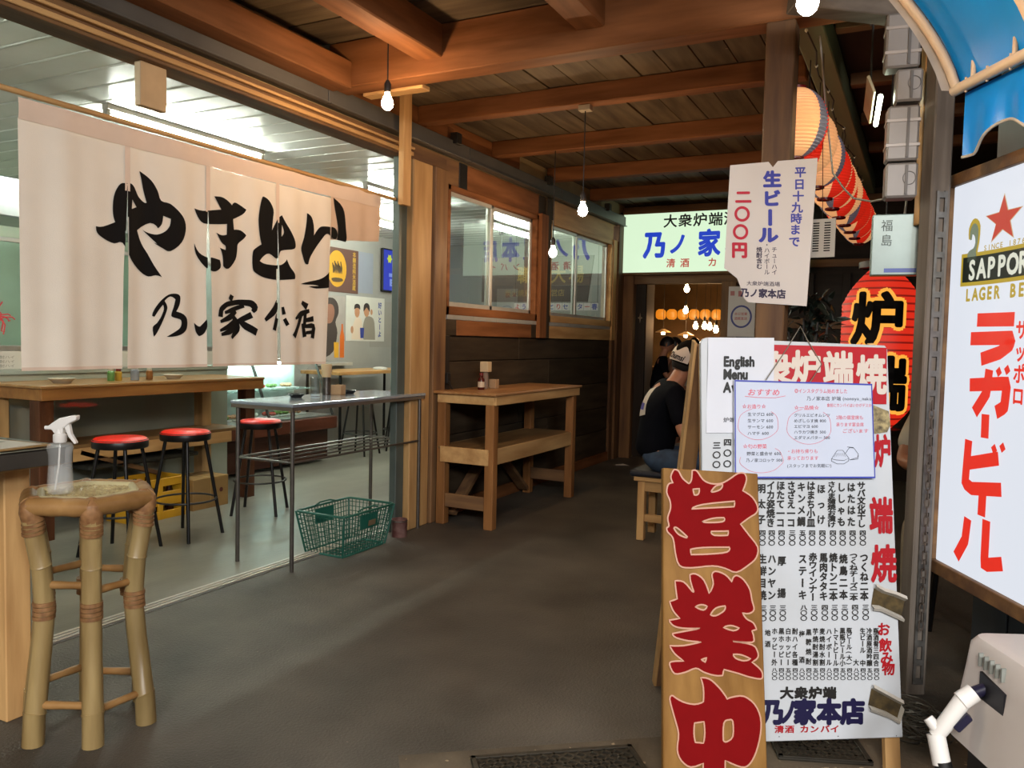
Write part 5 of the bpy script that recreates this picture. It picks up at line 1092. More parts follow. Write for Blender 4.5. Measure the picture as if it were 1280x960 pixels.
a_.hor('☆お造り☆', 55, 275, 42, 42, .01).hor('☆一品焼☆', 515, 285, 44, 42, .01).hor('☆旬の野菜', 65, 628, 42, 42, .01)
a_.hor('2階の個室席も', 890, 372, 38, 40, .0).hor('承ります宴会席', 890, 435, 36, 40, .0).hor('ございます', 945, 492, 48, 40, .0)
a_.hor('・お持ち帰りも', 450, 672, 40, 40, .0).hor('承っております', 455, 732, 40, 40, .0)
for cx, cy, rx, ry, f0, f1 in ((200,430,180,140,-.9,4.4),(650,450,200,160,-.9,4.4),(230,740,190,120,-.9,3.3)):
    a_.stroke([(cx+rx*cos(f0+(f1-f0)*k/30)*(1+.03*sin(k)), cy+ry*sin(f0+(f1-f0)*k/30)) for k in range(31)], 3)
a_.build(M_pk, wbd)
a_ = Sheet(wf_(.0012))
a_.hor('乃ノ家本店 炉端 (nonoya_naka)', 628, 202, 42, 42, .0)
for k, s_ in enumerate(('生マグロ 600','生サンマ 600','サーモン 600','ハマチ 600')): a_.hor(s_, 105, 345+56*k, 38, 36, .005)
for k, s_ in enumerate(('グリルエビオムレツ','めざしらす焼 800','エビマヨ 600','ハラカワ焼き 500','エダマメバター 500')): a_.hor(s_, 515, 352+50*k, 36, 34, .005)
a_.hor('野菜と盛合せ 600', 100, 692, 38, 36, .008).hor('乃ノ家コロッケ 500', 95, 750, 36, 34, .005).hor('(スタッフまでお気軽に!)', 455, 800, 36, 36, .0)
for P_ in ([(850,740),(900,665),(950,665),(1005,735),(960,755),(890,750),(850,740)],[(850,740),(848,760),(900,785),(960,785),(1000,760),(1005,735)],[(975,690),(1010,640),(1050,645),(1090,700),(1080,730),(1010,750)],[(990,635),(1045,640)],[(1010,750),(1085,742),(1090,710)]): a_.stroke(P_, 4)
for k in range(7): a_.stroke([(875+k*16,725-10*sin(k*.5)),(890+k*12,690)], 2)
a_.build(M_bkm, wbd)
top_ = wf_(.0)
pk = Vector(af(A_TOP,-.01)(640,-10))
MB().tube([wf_(0)(265,40), Vector(af(A_TOP,.004)(560,120)), Vector(af(A_TOP,.004)(600,52)), pk+NM*.01, Vector(af(A_TOP,.004)(672,60)), Vector(af(A_TOP,.004)(760,210)), wf_(0)(660,55)], .0016, 6).build('string', mat('string_grey','#6b6456',.7,var=0), wbd)

# ------------------------------------------------------------ red lettered wooden sign
OR = Vector((-.591,2.18,0)); UR = Vector((.846,.533,-.028)).normalized(); VR = Vector((-.079,.178,.981)); VR = (VR-UR*VR.dot(UR)).normalized(); NR = UR.cross(VR)
rM = Matrix(((UR.x,VR.x,NR.x,OR.x),(UR.y,VR.y,NR.y,OR.y),(UR.z,VR.z,NR.z,OR.z),(0,0,0,1)))
rs_ = thing('wooden_open_sign', 'leaning wooden board with three large red carved characters in front of the menu board', 'sign', (0,0,0))
MB().prism([(-.006,.008),(.304,.016),(.283,.990),(-.012,.997)], .024, rM @ Matrix.Translation((0,0,-.024))).build('board', wood('sign_board_wood','#8f6a38','#6a4820','z',rough=.6,spec=.2), rs_, bev=.003)
wh, rd = MB(), MB()
for g in RED_LOOPS:
    vs, f2 = fill2d([g[0]], 3, 0)
    rdv, rf2 = fill2d(g, 3); rd.add([OR+UR*a+VR*b+NR*.004 for a, b in rdv], rf2)
    for L_ in g:
        P_ = cat_rom(L_, 3); vs2, f3 = strip(P_, .0045, True, lambda a, b: OR+UR*a+VR*b+NR*.0052); wh.add(vs2, f3)
rd.build('red_lettering', mat('carved_red','#78070a',.75,var=.04,scale=20,spec=.12), rs_); wh.build('pale_outline', mat('pale_outline','#c08f78',.5,var=0), rs_)
for a in (): MB().bar(OR+UR*a+VR*.93-NR*.036, (-.80+a*.85, 2.62+a*.53, .0), .03, .018, UR).build('rear_leg', BRW('z'), rs_)

# ------------------------------------------------------------ drain covers
M_iron = mat('cast_iron', '#3b362c', .6, .4, var=.2, scale=8, bump=.3)
def cover(label, corner, ang, w_, d_):
    t = thing('drain_cover', label, 'drain cover', corner, ang)
    z0 = .0
    MB().box(0,-d_,z0,w_,0,.010).build('plate', M_iron, t, bev=.003)
    fr = MB()
    for a in ((0,-.018,.010,w_,0,.016),(0,-d_,.010,w_,-d_+.018,.016),(0,-d_,.010,.018,0,.016),(w_-.018,-d_,.010,w_,0,.016)): fr.box(*a)
    fr.build('frame', M_iron, t, bev=.002)
    g = MB(); st_ = .042
    n = int((w_+d_)/st_)
    for k in range(1, n):
        for sgn in (1, -1):
            c0 = k*st_
            P_ = []
            for x in (.02, w_-.02):
                y = -(c0-x) if sgn == 1 else -(c0-(w_-x)); P_.append((x, y))
            (xa, ya), (xb, yb) = P_
            def clip(xa, ya, xb, yb):
                lo, hi = -d_+.02, -.02; t0, t1 = 0., 1.; dy = yb-ya
                for bound, s in ((lo, 1), (hi, -1)):
                    if abs(dy) < 1e-9: continue
                    tt = (bound-ya)/dy
                    if s*dy > 0: t0 = max(t0, tt)
                    else: t1 = min(t1, tt)
                return t0, t1
            t0, t1 = clip(xa, ya, xb, yb)
            if t1-t0 > .02: g.bar((xa+(xb-xa)*t0, ya+(yb-ya)*t0, .0125), (xa+(xb-xa)*t1, ya+(yb-ya)*t1, .0125), .009, .005)
    g.build('diamond_grid', M_iron, t, kind='stuff')
    MB().lathe([(.045,.010),(.05,.017),(.042,.017),(.038,.0125),(.001,.0125)], (w_*.5,-d_*.35,0), 24, cap=False).build('centre_ring', M_iron, t, smooth=True)
cover('cast iron drain cover with a diamond grid at the bottom centre', (-1.235,2.19,.004), math.atan2(.33,.43), .54, .45)
cover('cast iron drain cover on the floor under the menu board', (-.42,2.83,.004), math.atan2(.12,.30), .30, .16)

# ------------------------------------------------------------ column, angle iron, chain
cl = thing('column', 'weathered grey column right of the menu board, behind the beer sign', 'column', (-.004, 3.50, 0), R(26))
MB().box(-.016,-.045,0,.058,.045,3.1).build('shaft', GRW('z'), cl, bev=.006)
ai = MB(); x0, x1 = .002, .042
for s in ((x0,x0+.010),(x1-.010,x1)): ai.box(s[0],-.055,.05,s[1],-.047,1.95)
z = .05
while z < 1.93: ai.box(x0+.01,-.055,z,x1-.01,-.047,z+.022); z += .075
ai.build('slotted_angle', mat('galvanised','#74726e',.45,.6,var=.2,scale=30), cl)
tag(MB().box(-.02,-.02,0,.02,.02,1.25).build('upright_board', PLW('z'), None, (-.030,3.57,1.84), (0,0,R(26)), bev=.003), 'thin yellowish board standing along the left of the grey column', 'board')
ch_ = thing('chain', 'rusty chain hanging down the grey column beside the beer sign', 'chain', (.040, 3.435, .02))
for k in range(26):
    zc = 1.12-k*.034; m = MB(); P_ = []
    for q in range(10):
        a = 2*pi*q/10; u_, v_ = .008*cos(a), .020*sin(a)
        P_.append((u_ if k % 2 else 0, 0 if k % 2 else u_, zc+v_))
    m.tube(P_, .0028, 5, closed=True); m.build('chain_link', mat('rusty_chain','#5a5048',.6,.6,var=.2), ch_, smooth=True)
tag(MB().bar((-.52,3.36,2.72),(.06,3.65,2.66),.10,.10).build('cross_rail', GRW('x'), None, bev=.004), 'weathered grey rail across the top from the bulb to the column', 'beam')

# conduit boxes stacked on the column
M_gbox = mat('grey_cover_box', '#7a7672', .4, var=.05)
def cbox(label, x, y, z0, z1, w_, d_, rz=R(8), bands=2, disc=False):
    q_ = .94; x, y, z0, z1, w_, d_ = (x+.022)*q_, y*q_, 1.35+(z0-1.35)*q_, 1.35+(z1-1.35)*q_, w_*q_, d_*q_
    t = thing('cover_box', label, 'utility box', (x, y, z0), rz)
    MB().box(-w_/2,-d_/2,0,w_/2,d_/2,z1-z0).build('casing', M_gbox, t, bev=.008)
    for k in range(bands): zz_ = (z1-z0)*(.25+.45*k); MB().box(-w_/2-.003,-d_/2-.003,zz_,w_/2+.003,d_/2,zz_+.012).build('band', mat('pale_band','#9a938c',.35), t, bev=.001)
    MB().box(w_/2-.045,-d_/2-.006,.01,w_/2-.035,-d_/2,z1-z0-.01).build('seam', mat('grey_seam','#55514d',.5), t)
    if disc: MB().tube([(w_/2-.03+.022*cos(2*pi*q/20), -d_/2-.002, (z1-z0)*.55+.025*sin(2*pi*q/20)) for q in range(20)], .0015, 5, closed=True).build('ring_mark', mat('grey_seam','#55514d',.5), t)
    return t
cbox('topmost grey cover box on the column, with two bright bands', -.155, 3.74, 2.50, 2.72, .13, .10)
cbox('grey cover box with a round mark, second from the top of the column', -.125, 3.73, 2.36, 2.49, .10, .09, bands=0, disc=True)
cbox('pale grey cover box in the middle of the column stack', -.140, 3.72, 2.12, 2.34, .12, .10)
cbox('lowest grey cover box with a round mark above the metal box', -.138, 3.72, 1.97, 2.11, .12, .10, bands=0, disc=True)
t = thing('strip_lamp', 'small strip lamp glowing beside the grey cover boxes', 'lamp', (-.24, 4.1, 2.30), R(5))
MB().prism([(-.055,.15),(-.028,.085),(-.020,.088),(-.045,.155)], .5, Matrix.Rotation(R(90),4,'X')).build('reflector', mat('lamp_reflector','#9a9272',.4), t)
MB().tube([(-.035,-.25,.12),(-.035,-.25,.46),(-.035,.30,.64)], .005, 6).build('hanger_rod', M_dsteel, t)
MB().tube([(.0,-.45,.08),(.0,.0,.08)], .010, 8).build('tube', emis('small_tube_glow','#f0ffe0', 28), t, smooth=True)
t = thing('metal_box', 'grey green metal box with two handwritten characters on the column', 'metal box', (-.130, 3.60, 1.647), R(6)); t.scale = (.90,)*3
MB().box(.10,-.03,.1,.19,.03,.14).build('bracket', M_dsteel, t); MB().box(-.085,-.02,0,.11,.06,.27).build('casing', mat('grey_green_box','#6d7b78',.35,.3,var=.08), t, bev=.004)
Sheet(lambda x, y: (-.085+x, -.0215, .27-y)).put('福', .06, .05, .05, .055, .0).put('島', .06, .115, .05, .055, .0).build(mat('marker_grey','#3a4442',.6,var=0), t)
MB().box(-.03,-.0215,.012,.10,-.02,.03).build('blue_sticker', mat('blue_sticker','#27418f',.4), t)

# ------------------------------------------------------------ lightbox beer sign
dL = Vector((.4392,-.8984,0)); OL = Vector((.083,3.53,0)); nL = Vector((-.8984,-.4392,0)) # faces the alley
LM = Matrix(((dL.x,0,nL.x,OL.x),(dL.y,0,nL.y,OL.y),(0,1,0,0),(0,0,0,1)))
def LP(s, z, l=0): return OL+dL*s+nL*l+Vector((0,0,z))
lb = thing('beer_sign', 'large white lit sign box with red katakana and a red star at the right edge', 'sign', (0,0,0))
def lbox(s0, z0, s1, z1, l0, l1, m, nm, bev=.003):
    return MB().prism([(s0,z0),(s1,z0),(s1,z1),(s0,z1)], l1-l0, LM @ Matrix.Translation((0,0,l0))).build(nm, m, lb, bev=bev)
lbox(-.015,.53,.78,1.975,-.14,-.004, emis('sign_glow_white', '#e6ebf5', .92), 'light_box')
for a in ((-.05,.48,.81,.53),(-.05,1.975,.81,2.02),(-.05,.53,-.015,1.975),(.78,.53,.81,1.975)): lbox(*a, -.15, .012, BRW('x'), 'frame')
def LF(l): return lambda x, y: LP(x, y, l)
L_ = Sheet(LF(.001))
for i_, st_ in enumerate(KATA):
    P_ = [st_[0]]
    for a, b in zip(st_, st_[1:]): P_ += [(a[0]*(1-t)+b[0]*t, a[1]*(1-t)+b[1]*t) for t in (.12,.3,.5,.7,.88,1)]
    q_ = .00005*i_; L_.fn = LF(.001+q_); L_.stroke(P_, .026 if len(st_) == 2 and math.dist(*st_) < .06 else .048)
L_.build(emis('sign_red_hot','#f02a18',.9), lb)
Sheet(LF(.001)).vert('サッポロ', .462, 1.46, 1.17, .065, -.068, .03).build(emis('sign_red_hot','#f02a18',.9), lb)
def star(cx, cz, r, r2): return [(cx+(r if k % 2 == 0 else r2)*sin(k*pi/5), cz+.78*(r if k % 2 == 0 else r2)*cos(k*pi/5)) for k in range(10)]
Sheet(LF(.001)).poly([star(.325,1.803,.115,.046)],1).build(emis('star_edge','#e8c79a',.7), lb, 'star_edge')
Sheet(LF(.002)).poly([star(.325,1.803,.106,.042)],1).build(emis('star_red','#d8402e',.75), lb, 'star')
def ban(o): 
    A = [(.085-o+ (0.51+2*o)*k/12, 0) for k in range(13)]
    up_ = [(x, 1.692+.0-.10*((x-.335)**2)*-0.6+o) for x, _ in A]; dn = [(x, 1.600+.06*((x-.335)**2)-o) for x, _ in A][::-1]
    return up_+dn
Sheet(LF(.001)).poly([ban(.014)],1).build(emis('emblem_gold','#c9ab28',.75), lb, 'banner_edge')
Sheet(LF(.002)).poly([ban(.0)],1).build(mat('emblem_green_black','#12241c',.3,var=0), lb, 'banner')
bL = Sheet(LF(.003))
for k, ch in enumerate('SAPPORO'): bL.put(ch, .150+k*.0615, 1.646, .085, -.098, .035)
bL.build(emis('emblem_white','#e8ead8',.85), lb)
bL = Sheet(LF(.001))
for k, ch in enumerate('LAGER BEER'): bL.put(ch, .130+k*.0455, 1.556, .056, -.062, .04) if ch != ' ' else None
for k, ch in enumerate('SINCE 1876'): bL.put(ch, .225+k*.0245, 1.717, .032, -.026, .015) if ch != ' ' else None
bL.build(emis('emblem_gold','#c9ab28',.75), lb)
for s in (1, -1):
    X_ = lambda x, s=s: .335+s*(x-.335)
    g = [(.10,1.66),(.098,1.70),(.125,1.715),(.150,1.72),(.165,1.745),(.155,1.775),(.135,1.785),(.130,1.76),(.115,1.76),(.112,1.80),(.135,1.83),(.165,1.828),(.188,1.80),(.185,1.74),(.175,1.70),(.19,1.665)]
    Sheet(LF(.0012)).poly([[(X_(a), b) for a, b in g]],2).build(emis('emblem_gold','#c9ab28',.75), lb, 'griffin_edge')
    g2 = [(.335+(a-.15)*.72-.185, 1.742+(b-1.742)*.8) for a, b in g]
    Sheet(LF(.002)).poly([[(X_(a), b) for a, b in g2]],2).build(emis('emblem_grey','#8b9a80',.6), lb, 'griffin')

# wall of the stall behind it
wr = struct_mb('wall_stall', MB().prism([(-.12,0),(3.4,0),(3.4,3.1),(-.12,3.1)], .06, LM @ Matrix.Translation((0,0,-.30))), BLKW('z'))
M_bg = mat('blue_grey_sheet', '#3b444c', .5, .2, var=.25, scale=3, stretch=(1,1,.25))
for s0, s1 in ((-.10,.13),(.14,.37)):
    MB().prism([(s0,.02),(s1,.02),(s1,3.0),(s0,3.0)], .03, LM @ Matrix.Translation((0,0,-.235))).build('sheet_panel', M_bg, wr, bev=.003)

# ------------------------------------------------------------ blue awning, seen from below
aw = thing('awning', 'blue vinyl awning with cream pipe frame and scalloped edge at top right', 'awning', (0,0,0))
dA = Vector((.443,-.896,-.035)).normalized(); nA = Vector((-.897,-.442,0)); OA = Vector((.064,3.224,2.254))
M_vin = mat('blue_vinyl', '#0a8cec', .22, var=.06, scale=3, bump=.25, bumpscale=5); M_pipe = mat('cream_pipe', '#c9b59c', .4, var=.05)
def arc(t, s, dr=0):  # quarter barrel: up, then back toward the camera side
    z = .73*t; return OA+dA*s+Vector((0,0,1))*(z+dr*.7)+nA*(.35*z+.97*z*z-dr*.7)
MB().grid(lambda u, v: arc(u, v*1.6-.0, .022), 14, 20).build('vinyl_cover', M_vin, aw, smooth=True)
MB().tube([OA+dA*-.015, OA+dA*1.6], .019, 14).build('front_rail', M_pipe, aw, smooth=True)
for k in range(4): MB().tube([arc(i/12, .0+.46*k) for i in range(13)], .019 if k else .016, 12).build('hoop', M_pipe, aw, smooth=True)
MB().grid(lambda u, v: arc(u, -.015, .0)+nA*(.045*v)+Vector((0,0,-.0*v)), 12, 1).build('end_flange', mat('flange_grey','#a8a29a',.5), aw, smooth=True)
for k in range(12): MB().tube([OA+dA*(.06+.125*k)+Vector((0,0,-.024)), OA+dA*(.075+.125*k)+Vector((0,0,.022))+nA*.01], .004, 6).build('lashing', M_pipe, aw, smooth=True)
for k in range(6):
    s = .10+.23*k; MB().tube([OA+dA*s+Vector((0,0,.01)), OA+dA*s+Vector((0,0,.07))], .008, 8).build('peg', M_pipe, aw, smooth=True); MB().lathe([(.001,0),(.007,.003),(.006,.014),(.001,.016)], tuple(OA+dA*s+Vector((0,0,.068))), 8, cap=False).build('bolt', M_dsteel, aw, smooth=True)
def vdepth(s): # valance drop: deep lobes
    return .285-.165*max(0, sin((s-.13)*pi/.30))**1.0 if .13 < (s % .6) < .43 else .285
def vz(s):
    q = s % .40
    if q < .07: return .235
    return .235-.075*sin((q-.07)/.45*pi) if q > .52 else .235-.078*sin(min(1,(q-.07)/.33)*pi)*(1 if q < .40 else 0)
va = MB(); va.grid(lambda u, v: OA+dA*(1.56*u)-nA*(.03+.008*sin(u*50)*v)+Vector((0,0,-.012-.93*vz(1.56*u)*v)), 78, 6); va.build('valance', M_vin, aw, smooth=True)
MB().tube([OA+dA*(1.56*i/78)-nA*(.03+.008*sin(i/78*50))+Vector((0,0,-.012-.93*vz(1.56*i/78))) for i in range(79)], .005, 6).build('valance_trim', mat('cream_piping','#c8bfae',.5), aw, smooth=True)
for k, s in enumerate((.22,.75,1.25)):
    P_ = [(s+.15*cos(2*pi*i/16), .80+.13*sin(2*pi*i/16)) for i in range(16)]
    MB().add([arc(b, a, .015) for a, b in P_], [tuple(range(16))]).build('navy_print', mat('navy_vinyl','#142a6a',.3,var=0), aw)

# ------------------------------------------------------------ white machine at bottom right
wm = thing('white_plastic_unit', 'white plastic unit with a dark square recess at the bottom right corner', 'machine', (.136, 2.496, 0), math.atan2(-.9,.44))
# local x runs along the sign direction toward the camera, local y to the right
tp = MB()
def ringp(z, g, n=5):
    P_ = []; L2_, W2 = .40, .42
    for cx, cy, q in ((L2_-.04+g,W2-.04,0),(.04-g,W2-.04,1),(.04-g,.04-g,2),(L2_-.04+g,.04-g,3)):
        for k in range(n): a = q*pi/2+k*pi/2/(n-1); P_.append((cx+.04*cos(a), cy+.04*sin(a), z))
    return P_
vs = []; zs = ((.30,.028),(.50,.006),(.565,.0),(.585,-.012),(.59,-.03))
for z, g in zs: vs += ringp(z, g)
N_ = 20; fsx = [(i*N_+k, i*N_+(k+1)%N_, (i+1)*N_+(k+1)%N_, (i+1)*N_+k) for i in range(len(zs)-1) for k in range(N_)]+[tuple(range((len(zs)-1)*N_, len(zs)*N_)), tuple(range(N_))[::-1]]
tp.add(vs, fsx); tp.build('shell', mat('ivory_plastic','#cfc6be',.4,var=.03), wm, smooth=True)
wm.scale = (1,1,1)
MB().box(.0,.02,0,.42,.44,.31).build('dark_base', M_black, wm, bev=.01)
MB().prism([(.10,.40),(.21,.385),(.21,.50),(.10,.515)], .012, Matrix.Translation((0,.0,0)) @ Matrix.Rotation(R(90),4,'X')).build('recess', mat('recess_dark','#0d0c14',.5,var=0), wm, bev=.001)
MB().box(.20,.12,.589,.36,.36,.592).build('top_recess', M_black, wm, bev=.002)
for k in range(5): MB().box(.09+.025*k,-.012,.525,.095+.025*k,.0,.56).build('vent_rib', mat('vent_grey','#8f938c',.5), wm)
dn = thing('drain_hose', 'white jointed pipe plugged into the dark recess of the white unit', 'pipe', (0,0,0))
Q = [Vector(a) for a in ((.165,2.40,.470),(.135,2.375,.445),(.112,2.40,.425))]
MB().tube([(.20,2.39,.485),(.150,2.385,.455)], .016, 12).build('dark_coupling', mat('navy_rubber','#17152e',.4,var=0), dn, smooth=True)
MB().tube([(.158,2.388,.46),(.128,2.375,.435)], .024, 14).build('collar', M_white, dn, smooth=True)
MB().tube([(.135,2.38,.44),(.098,2.365,.375),(.075,2.36,.335)], [.022,.021,.019], 14).build('pipe', M_white, dn, smooth=True)
MB().tube([(.085,2.36,.345),(.055,2.37,.375)], [.018,.013], 12).build('side_stub', M_white, dn, smooth=True)
MB().tube([(.075,2.36,.34),(.092,2.34,.27)], .023, 14).build('pipe_elbow', M_white, dn, smooth=True)
MB().tube([(.092,2.34,.28),(.12,2.32,.18),(.16,2.30,.06),(.2,2.32,.03)], .022, 12).build('black_hose', M_black, dn, smooth=True)
MB().bar((.118,2.362,.365),(.148,2.368,.405),.03,.02).build('clip', mat('navy_rubber','#17152e'), dn, bev=.003)
wr_ = MB(); rr2 = random.Random(9)
for k in range(26):
    c_ = Vector((.02+rr2.uniform(-.07,.07), 3.12+rr2.uniform(-.09,.09), .05+rr2.uniform(-.03,.04))); rad = rr2.uniform(.05,.09); ax_ = rr2.uniform(-.5,.5); ay_ = rr2.uniform(-.5,.5)
    wr_.tube([c_+Vector((rad*cos(a), rad*sin(a), max(-.04, .5*rad*(ax_*cos(a)+ay_*sin(a))))) for a in [2*pi*i/14 for i in range(14)]], .0022, 4, closed=True)
tag(wr_.build('wire_coil', mat('coil_wire','#4d4a40',.5,.4,var=.1), None, kind=None), 'tangled coil of thin wire on the ground at the foot of the column', 'wire')

# ------------------------------------------------------------ bench
bn = thing('bench', 'low wooden bench with a dark cushion under the seated person', 'bench', (-1.30, 5.44, 0), 0)
MB().box(-.43,-.17,.41,.45,.17,.44).build('seat_board', PLW('x'), bn, bev=.004)
for x in (-.38,.40):
    for y in (-.13,.13): MB().box(x-.025,y-.025,0,x+.025,y+.025,.41).build('leg', PLW('z'), bn, bev=.003)
MB().box(-.355,-.145,.13,.375,-.115,.18).build('stretcher', PLW('x'), bn, bev=.002)
MB().box(-.355,-.15,.34,.375,-.13,.41).build('apron', PLW('x'), bn, bev=.002)
tag(MB().box(-.46,-.19,0,.40,.19,.045).build('seat_cushion', mat('navy_cushion','#12151f',.6,var=.05), None, (-1.30,5.44,.441), bev=.02, seg=3), 'dark navy seat cushion on the wooden bench', 'cushion')
# dark foliage behind the menu board
pl = thing('dark_plant', 'dark leafy plant in a pot behind the menu board, right of the post', 'plant', (-.50, 4.15, 0))
MB().lathe([(.08,0),(.12,.02),(.14,.26),(.15,.28),(.12,.28),(.001,.26)], n=20, cap=False).build('pot', mat('dark_pot','#3a2a20',.6), pl, smooth=True)
rr3 = random.Random(4); lf = MB(); sm_ = MB()
for k in range(14):
    a = rr3.uniform(0, 2*pi); h_ = rr3.uniform(1.25,1.58); q = Vector((.11*cos(a), .11*sin(a), h_)); sm_.tube([(0,0,.26),(.02*cos(a),.02*sin(a),h_*.6),q*.97], .005, 5)
for k in range(170):
    a = rr3.uniform(0, 2*pi); h_ = rr3.uniform(1.18,1.60); rad = rr3.uniform(.0,.125)*(1-abs(h_-1.40)*1.2)
    c_ = Vector((rad*cos(a), rad*sin(a), h_)); M_ = Euler((rr3.uniform(-1,1), rr3.uniform(-1,1), a)).to_matrix(); s_ = rr3.uniform(.03,.05)
    lf.add([M_ @ Vector(p)*s_+c_ for p in ((0,0,0),(.6,.35,.1),(1.3,.3,0),(1.9,0,-.3),(1.3,-.3,0),(.6,-.35,.1))], [(0,1,2,3,4,5)])
sm_.build('stems', M_cord, pl); lf.build('leaves', mat('dark_leaf','#17221b',.35,var=.3), pl, kind='stuff')

# ------------------------------------------------------------ far room furnishing
ft = thing('far_counter', 'dark counter in the far room beneath its lanterns', 'counter', (-3.1, 12.2, 0))
MB().box(-1.4,-.25,.95,1.3,.25,1.0).build('tabletop', BRW('x'), ft, bev=.004); MB().box(-1.35,-.18,0,1.25,-.15,.95).build('front_panel', BLKW('x'), ft)
M_amb = emis('amber_lantern', '#f08a1c', .9)
for k in range(6):
    t = thing('amber_lantern', ('leftmost','second','third','fourth','fifth','rightmost')[k]+' amber lantern in the row inside the far room', 'lantern', (-3.885+.184*k, 13.0, 1.84), 0, 'amber lanterns in the far room')
    MB().lathe([(.04,-.085),(.075,-.06),(.085,-.03),(.085,.03),(.075,.06),(.04,.085)], n=18).build('paper_shade', M_amb, t, smooth=True)
    for z in (-.095,.085): MB().lathe([(.042,0),(.042,.01),(.001,.01)], (0,0,z), 12, cap=False).build('end_ring', M_black, t, smooth=True)
M_fb = emis('far_bulb_glow', '#ffc98c', 120)
for lb_, x, y, z in (('highest bulb in the far room below the lintel',-3.20,12.0,2.18),('bulb in front of the third amber lantern',-3.34,12.5,1.88),('left bulb of the cluster beneath the right amber lanterns',-3.20,12.6,1.64),('middle bulb of the cluster in the far room',-3.06,12.6,1.64),('right bulb of the cluster in the far room',-2.98,12.6,1.63),('low bulb at the right edge of the far doorway, above the menu board',-2.86,12.5,1.585)):
    bulb(lb_, x, y, z, 2.6, M_fb, .04, None, False)
for lb_, x, y, z in (('left flat shaded pendant lamp above the standing man',-3.66,12.4,1.53),('right flat shaded pendant lamp above the white cap',-3.30,12.4,1.49)):
    t = thing('pendant_lamp', lb_, 'lamp', (x,y,z)); MB().lathe([(.03,.06),(.04,.05),(.12,.012),(.125,.005),(.118,.008),(.035,.045),(.001,.05)], n=24, cap=False).build('shade', mat('enamel_shade','#c9a878',.4), t, smooth=True)
    MB().lathe([(.001,-.035),(.025,-.02),(.03,0),(.02,.03)], n=12, cap=False).build('glass_bulb', M_fb, t, smooth=True); MB().tube([(0,0,.05),(0,0,2.6-z)], .004, 5).build('cord', M_cord, t)
# ------------------------------------------------------------ people
M_skin = mat('skin', '#a87355', .55, var=.06, scale=20); M_hair = mat('black_hair', '#0f0b09', .45, var=.05, scale=60)
M_tee = mat('black_tshirt', '#0c0d12', .9, var=.05, bump=.2, bumpscale=12, spec=.08); M_jean = mat('blue_denim', '#33475e', .8, var=.25, scale=12, col2='#1d2a3c')
def skin(name, m, chains, parent, sub=2, lift=None):
    """one continuous surface grown on a connected skeleton; chains share their joints by key"""
    keys = {}; verts = []; rad = []; edges = []
    for ch in chains:
        prev = None
        for key, co_, r_ in ch:
            if key not in keys: keys[key] = len(verts); verts.append(tuple(co_)); rad.append(r_)
            i = keys[key]
            if prev is not None and (prev, i) not in edges: edges.append((prev, i))
            prev = i
    me = bpy.data.meshes.new(name); me.from_pydata(verts, edges, []); o = bpy.data.objects.new(name, me); C.objects.link(o)
    md = o.modifiers.new('skin', 'SKIN'); md.use_smooth_shade = True
    for i, r_ in enumerate(rad):
        rr = r_ if isinstance(r_, tuple) else (r_, r_)
        me.skin_vertices[0].data[i].radius = rr
    me.skin_vertices[0].data[0].use_root = True
    s = o.modifiers.new('sub', 'SUBSURF'); s.levels = sub; s.render_levels = sub
    bpy.context.view_layer.update()
    ev = bpy.data.meshes.new_from_object(o.evaluated_get(bpy.context.evaluated_depsgraph_get()))
    bpy.data.objects.remove(o); bpy.data.meshes.remove(me)
    for p in ev.polygons: p.use_smooth = True
    ev.materials.clear(); ev.materials.append(m); o = bpy.data.objects.new(name, ev); C.objects.link(o); ev.name = name
    if parent: o.parent = parent
    return o
def head_mesh(c, f, up, s=1.0):
    """head with brow, nose, chin and ears; f the way it looks"""
    f = Vector(f).normalized(); up = Vector(up); up = (up-f*up.dot(f)).normalized(); r = f.cross(up)
    m = MB(); n, k = 22, 16; vs = []
    for j in range(k+1):
        ph = -pi/2+pi*j/k
        for i in range(n):
            th = 2*pi*i/n; x = cos(ph)*cos(th); y = cos(ph)*sin(th); z = sin(ph)
            px = .098*x; py = .074*y; pz = .115*z
            if z < 0: py *= 1+.30*z; px *= 1+.10*z
            if x > .2:
                px += .020*math.exp(-((z+.12)/.12)**2-(y/.22)**2)      # nose
                px += .010*math.exp(-((z+.80)/.20)**2-(y/.35)**2)      # chin
                px -= .008*math.exp(-((z-.06)/.10)**2-((abs(y)-.42)/.18)**2) # eye sockets
                px += .006*math.exp(-((z+.42)/.07)**2-(y/.3)**2)       # lips
            vs.append(Vector(c)+(f*px+r*py+up*pz)*s)
    fs = [(j*n+i, j*n+(i+1)%n, (j+1)*n+(i+1)%n, (j+1)*n+i) for j in range(k) for i in range(n)]
    m.add(vs, fs)
    for sd in (-1, 1):
        e = Vector(c)+(r*.074*sd-f*.005)*s; m.tube([e-up*.03*s, e+r*.012*sd*s, e+up*.028*s], [.008*s,.013*s,.010*s], 8)
    return m, f, r, up
def eyes(c, f, r, up, s, parent):
    m = MB()
    for sd in (-1, 1):
        q = Vector(c)+(f*.086+r*.030*sd+up*.006)*s; m.lathe([(.001,-.006*s),(.006*s,-.003*s),(.007*s,0),(.006*s,.003*s),(.001,.006*s)], tuple(q), 8, cap=False)
    m.build('eyes', mat('eye_dark','#1c120e',.2,var=0), parent, smooth=True)
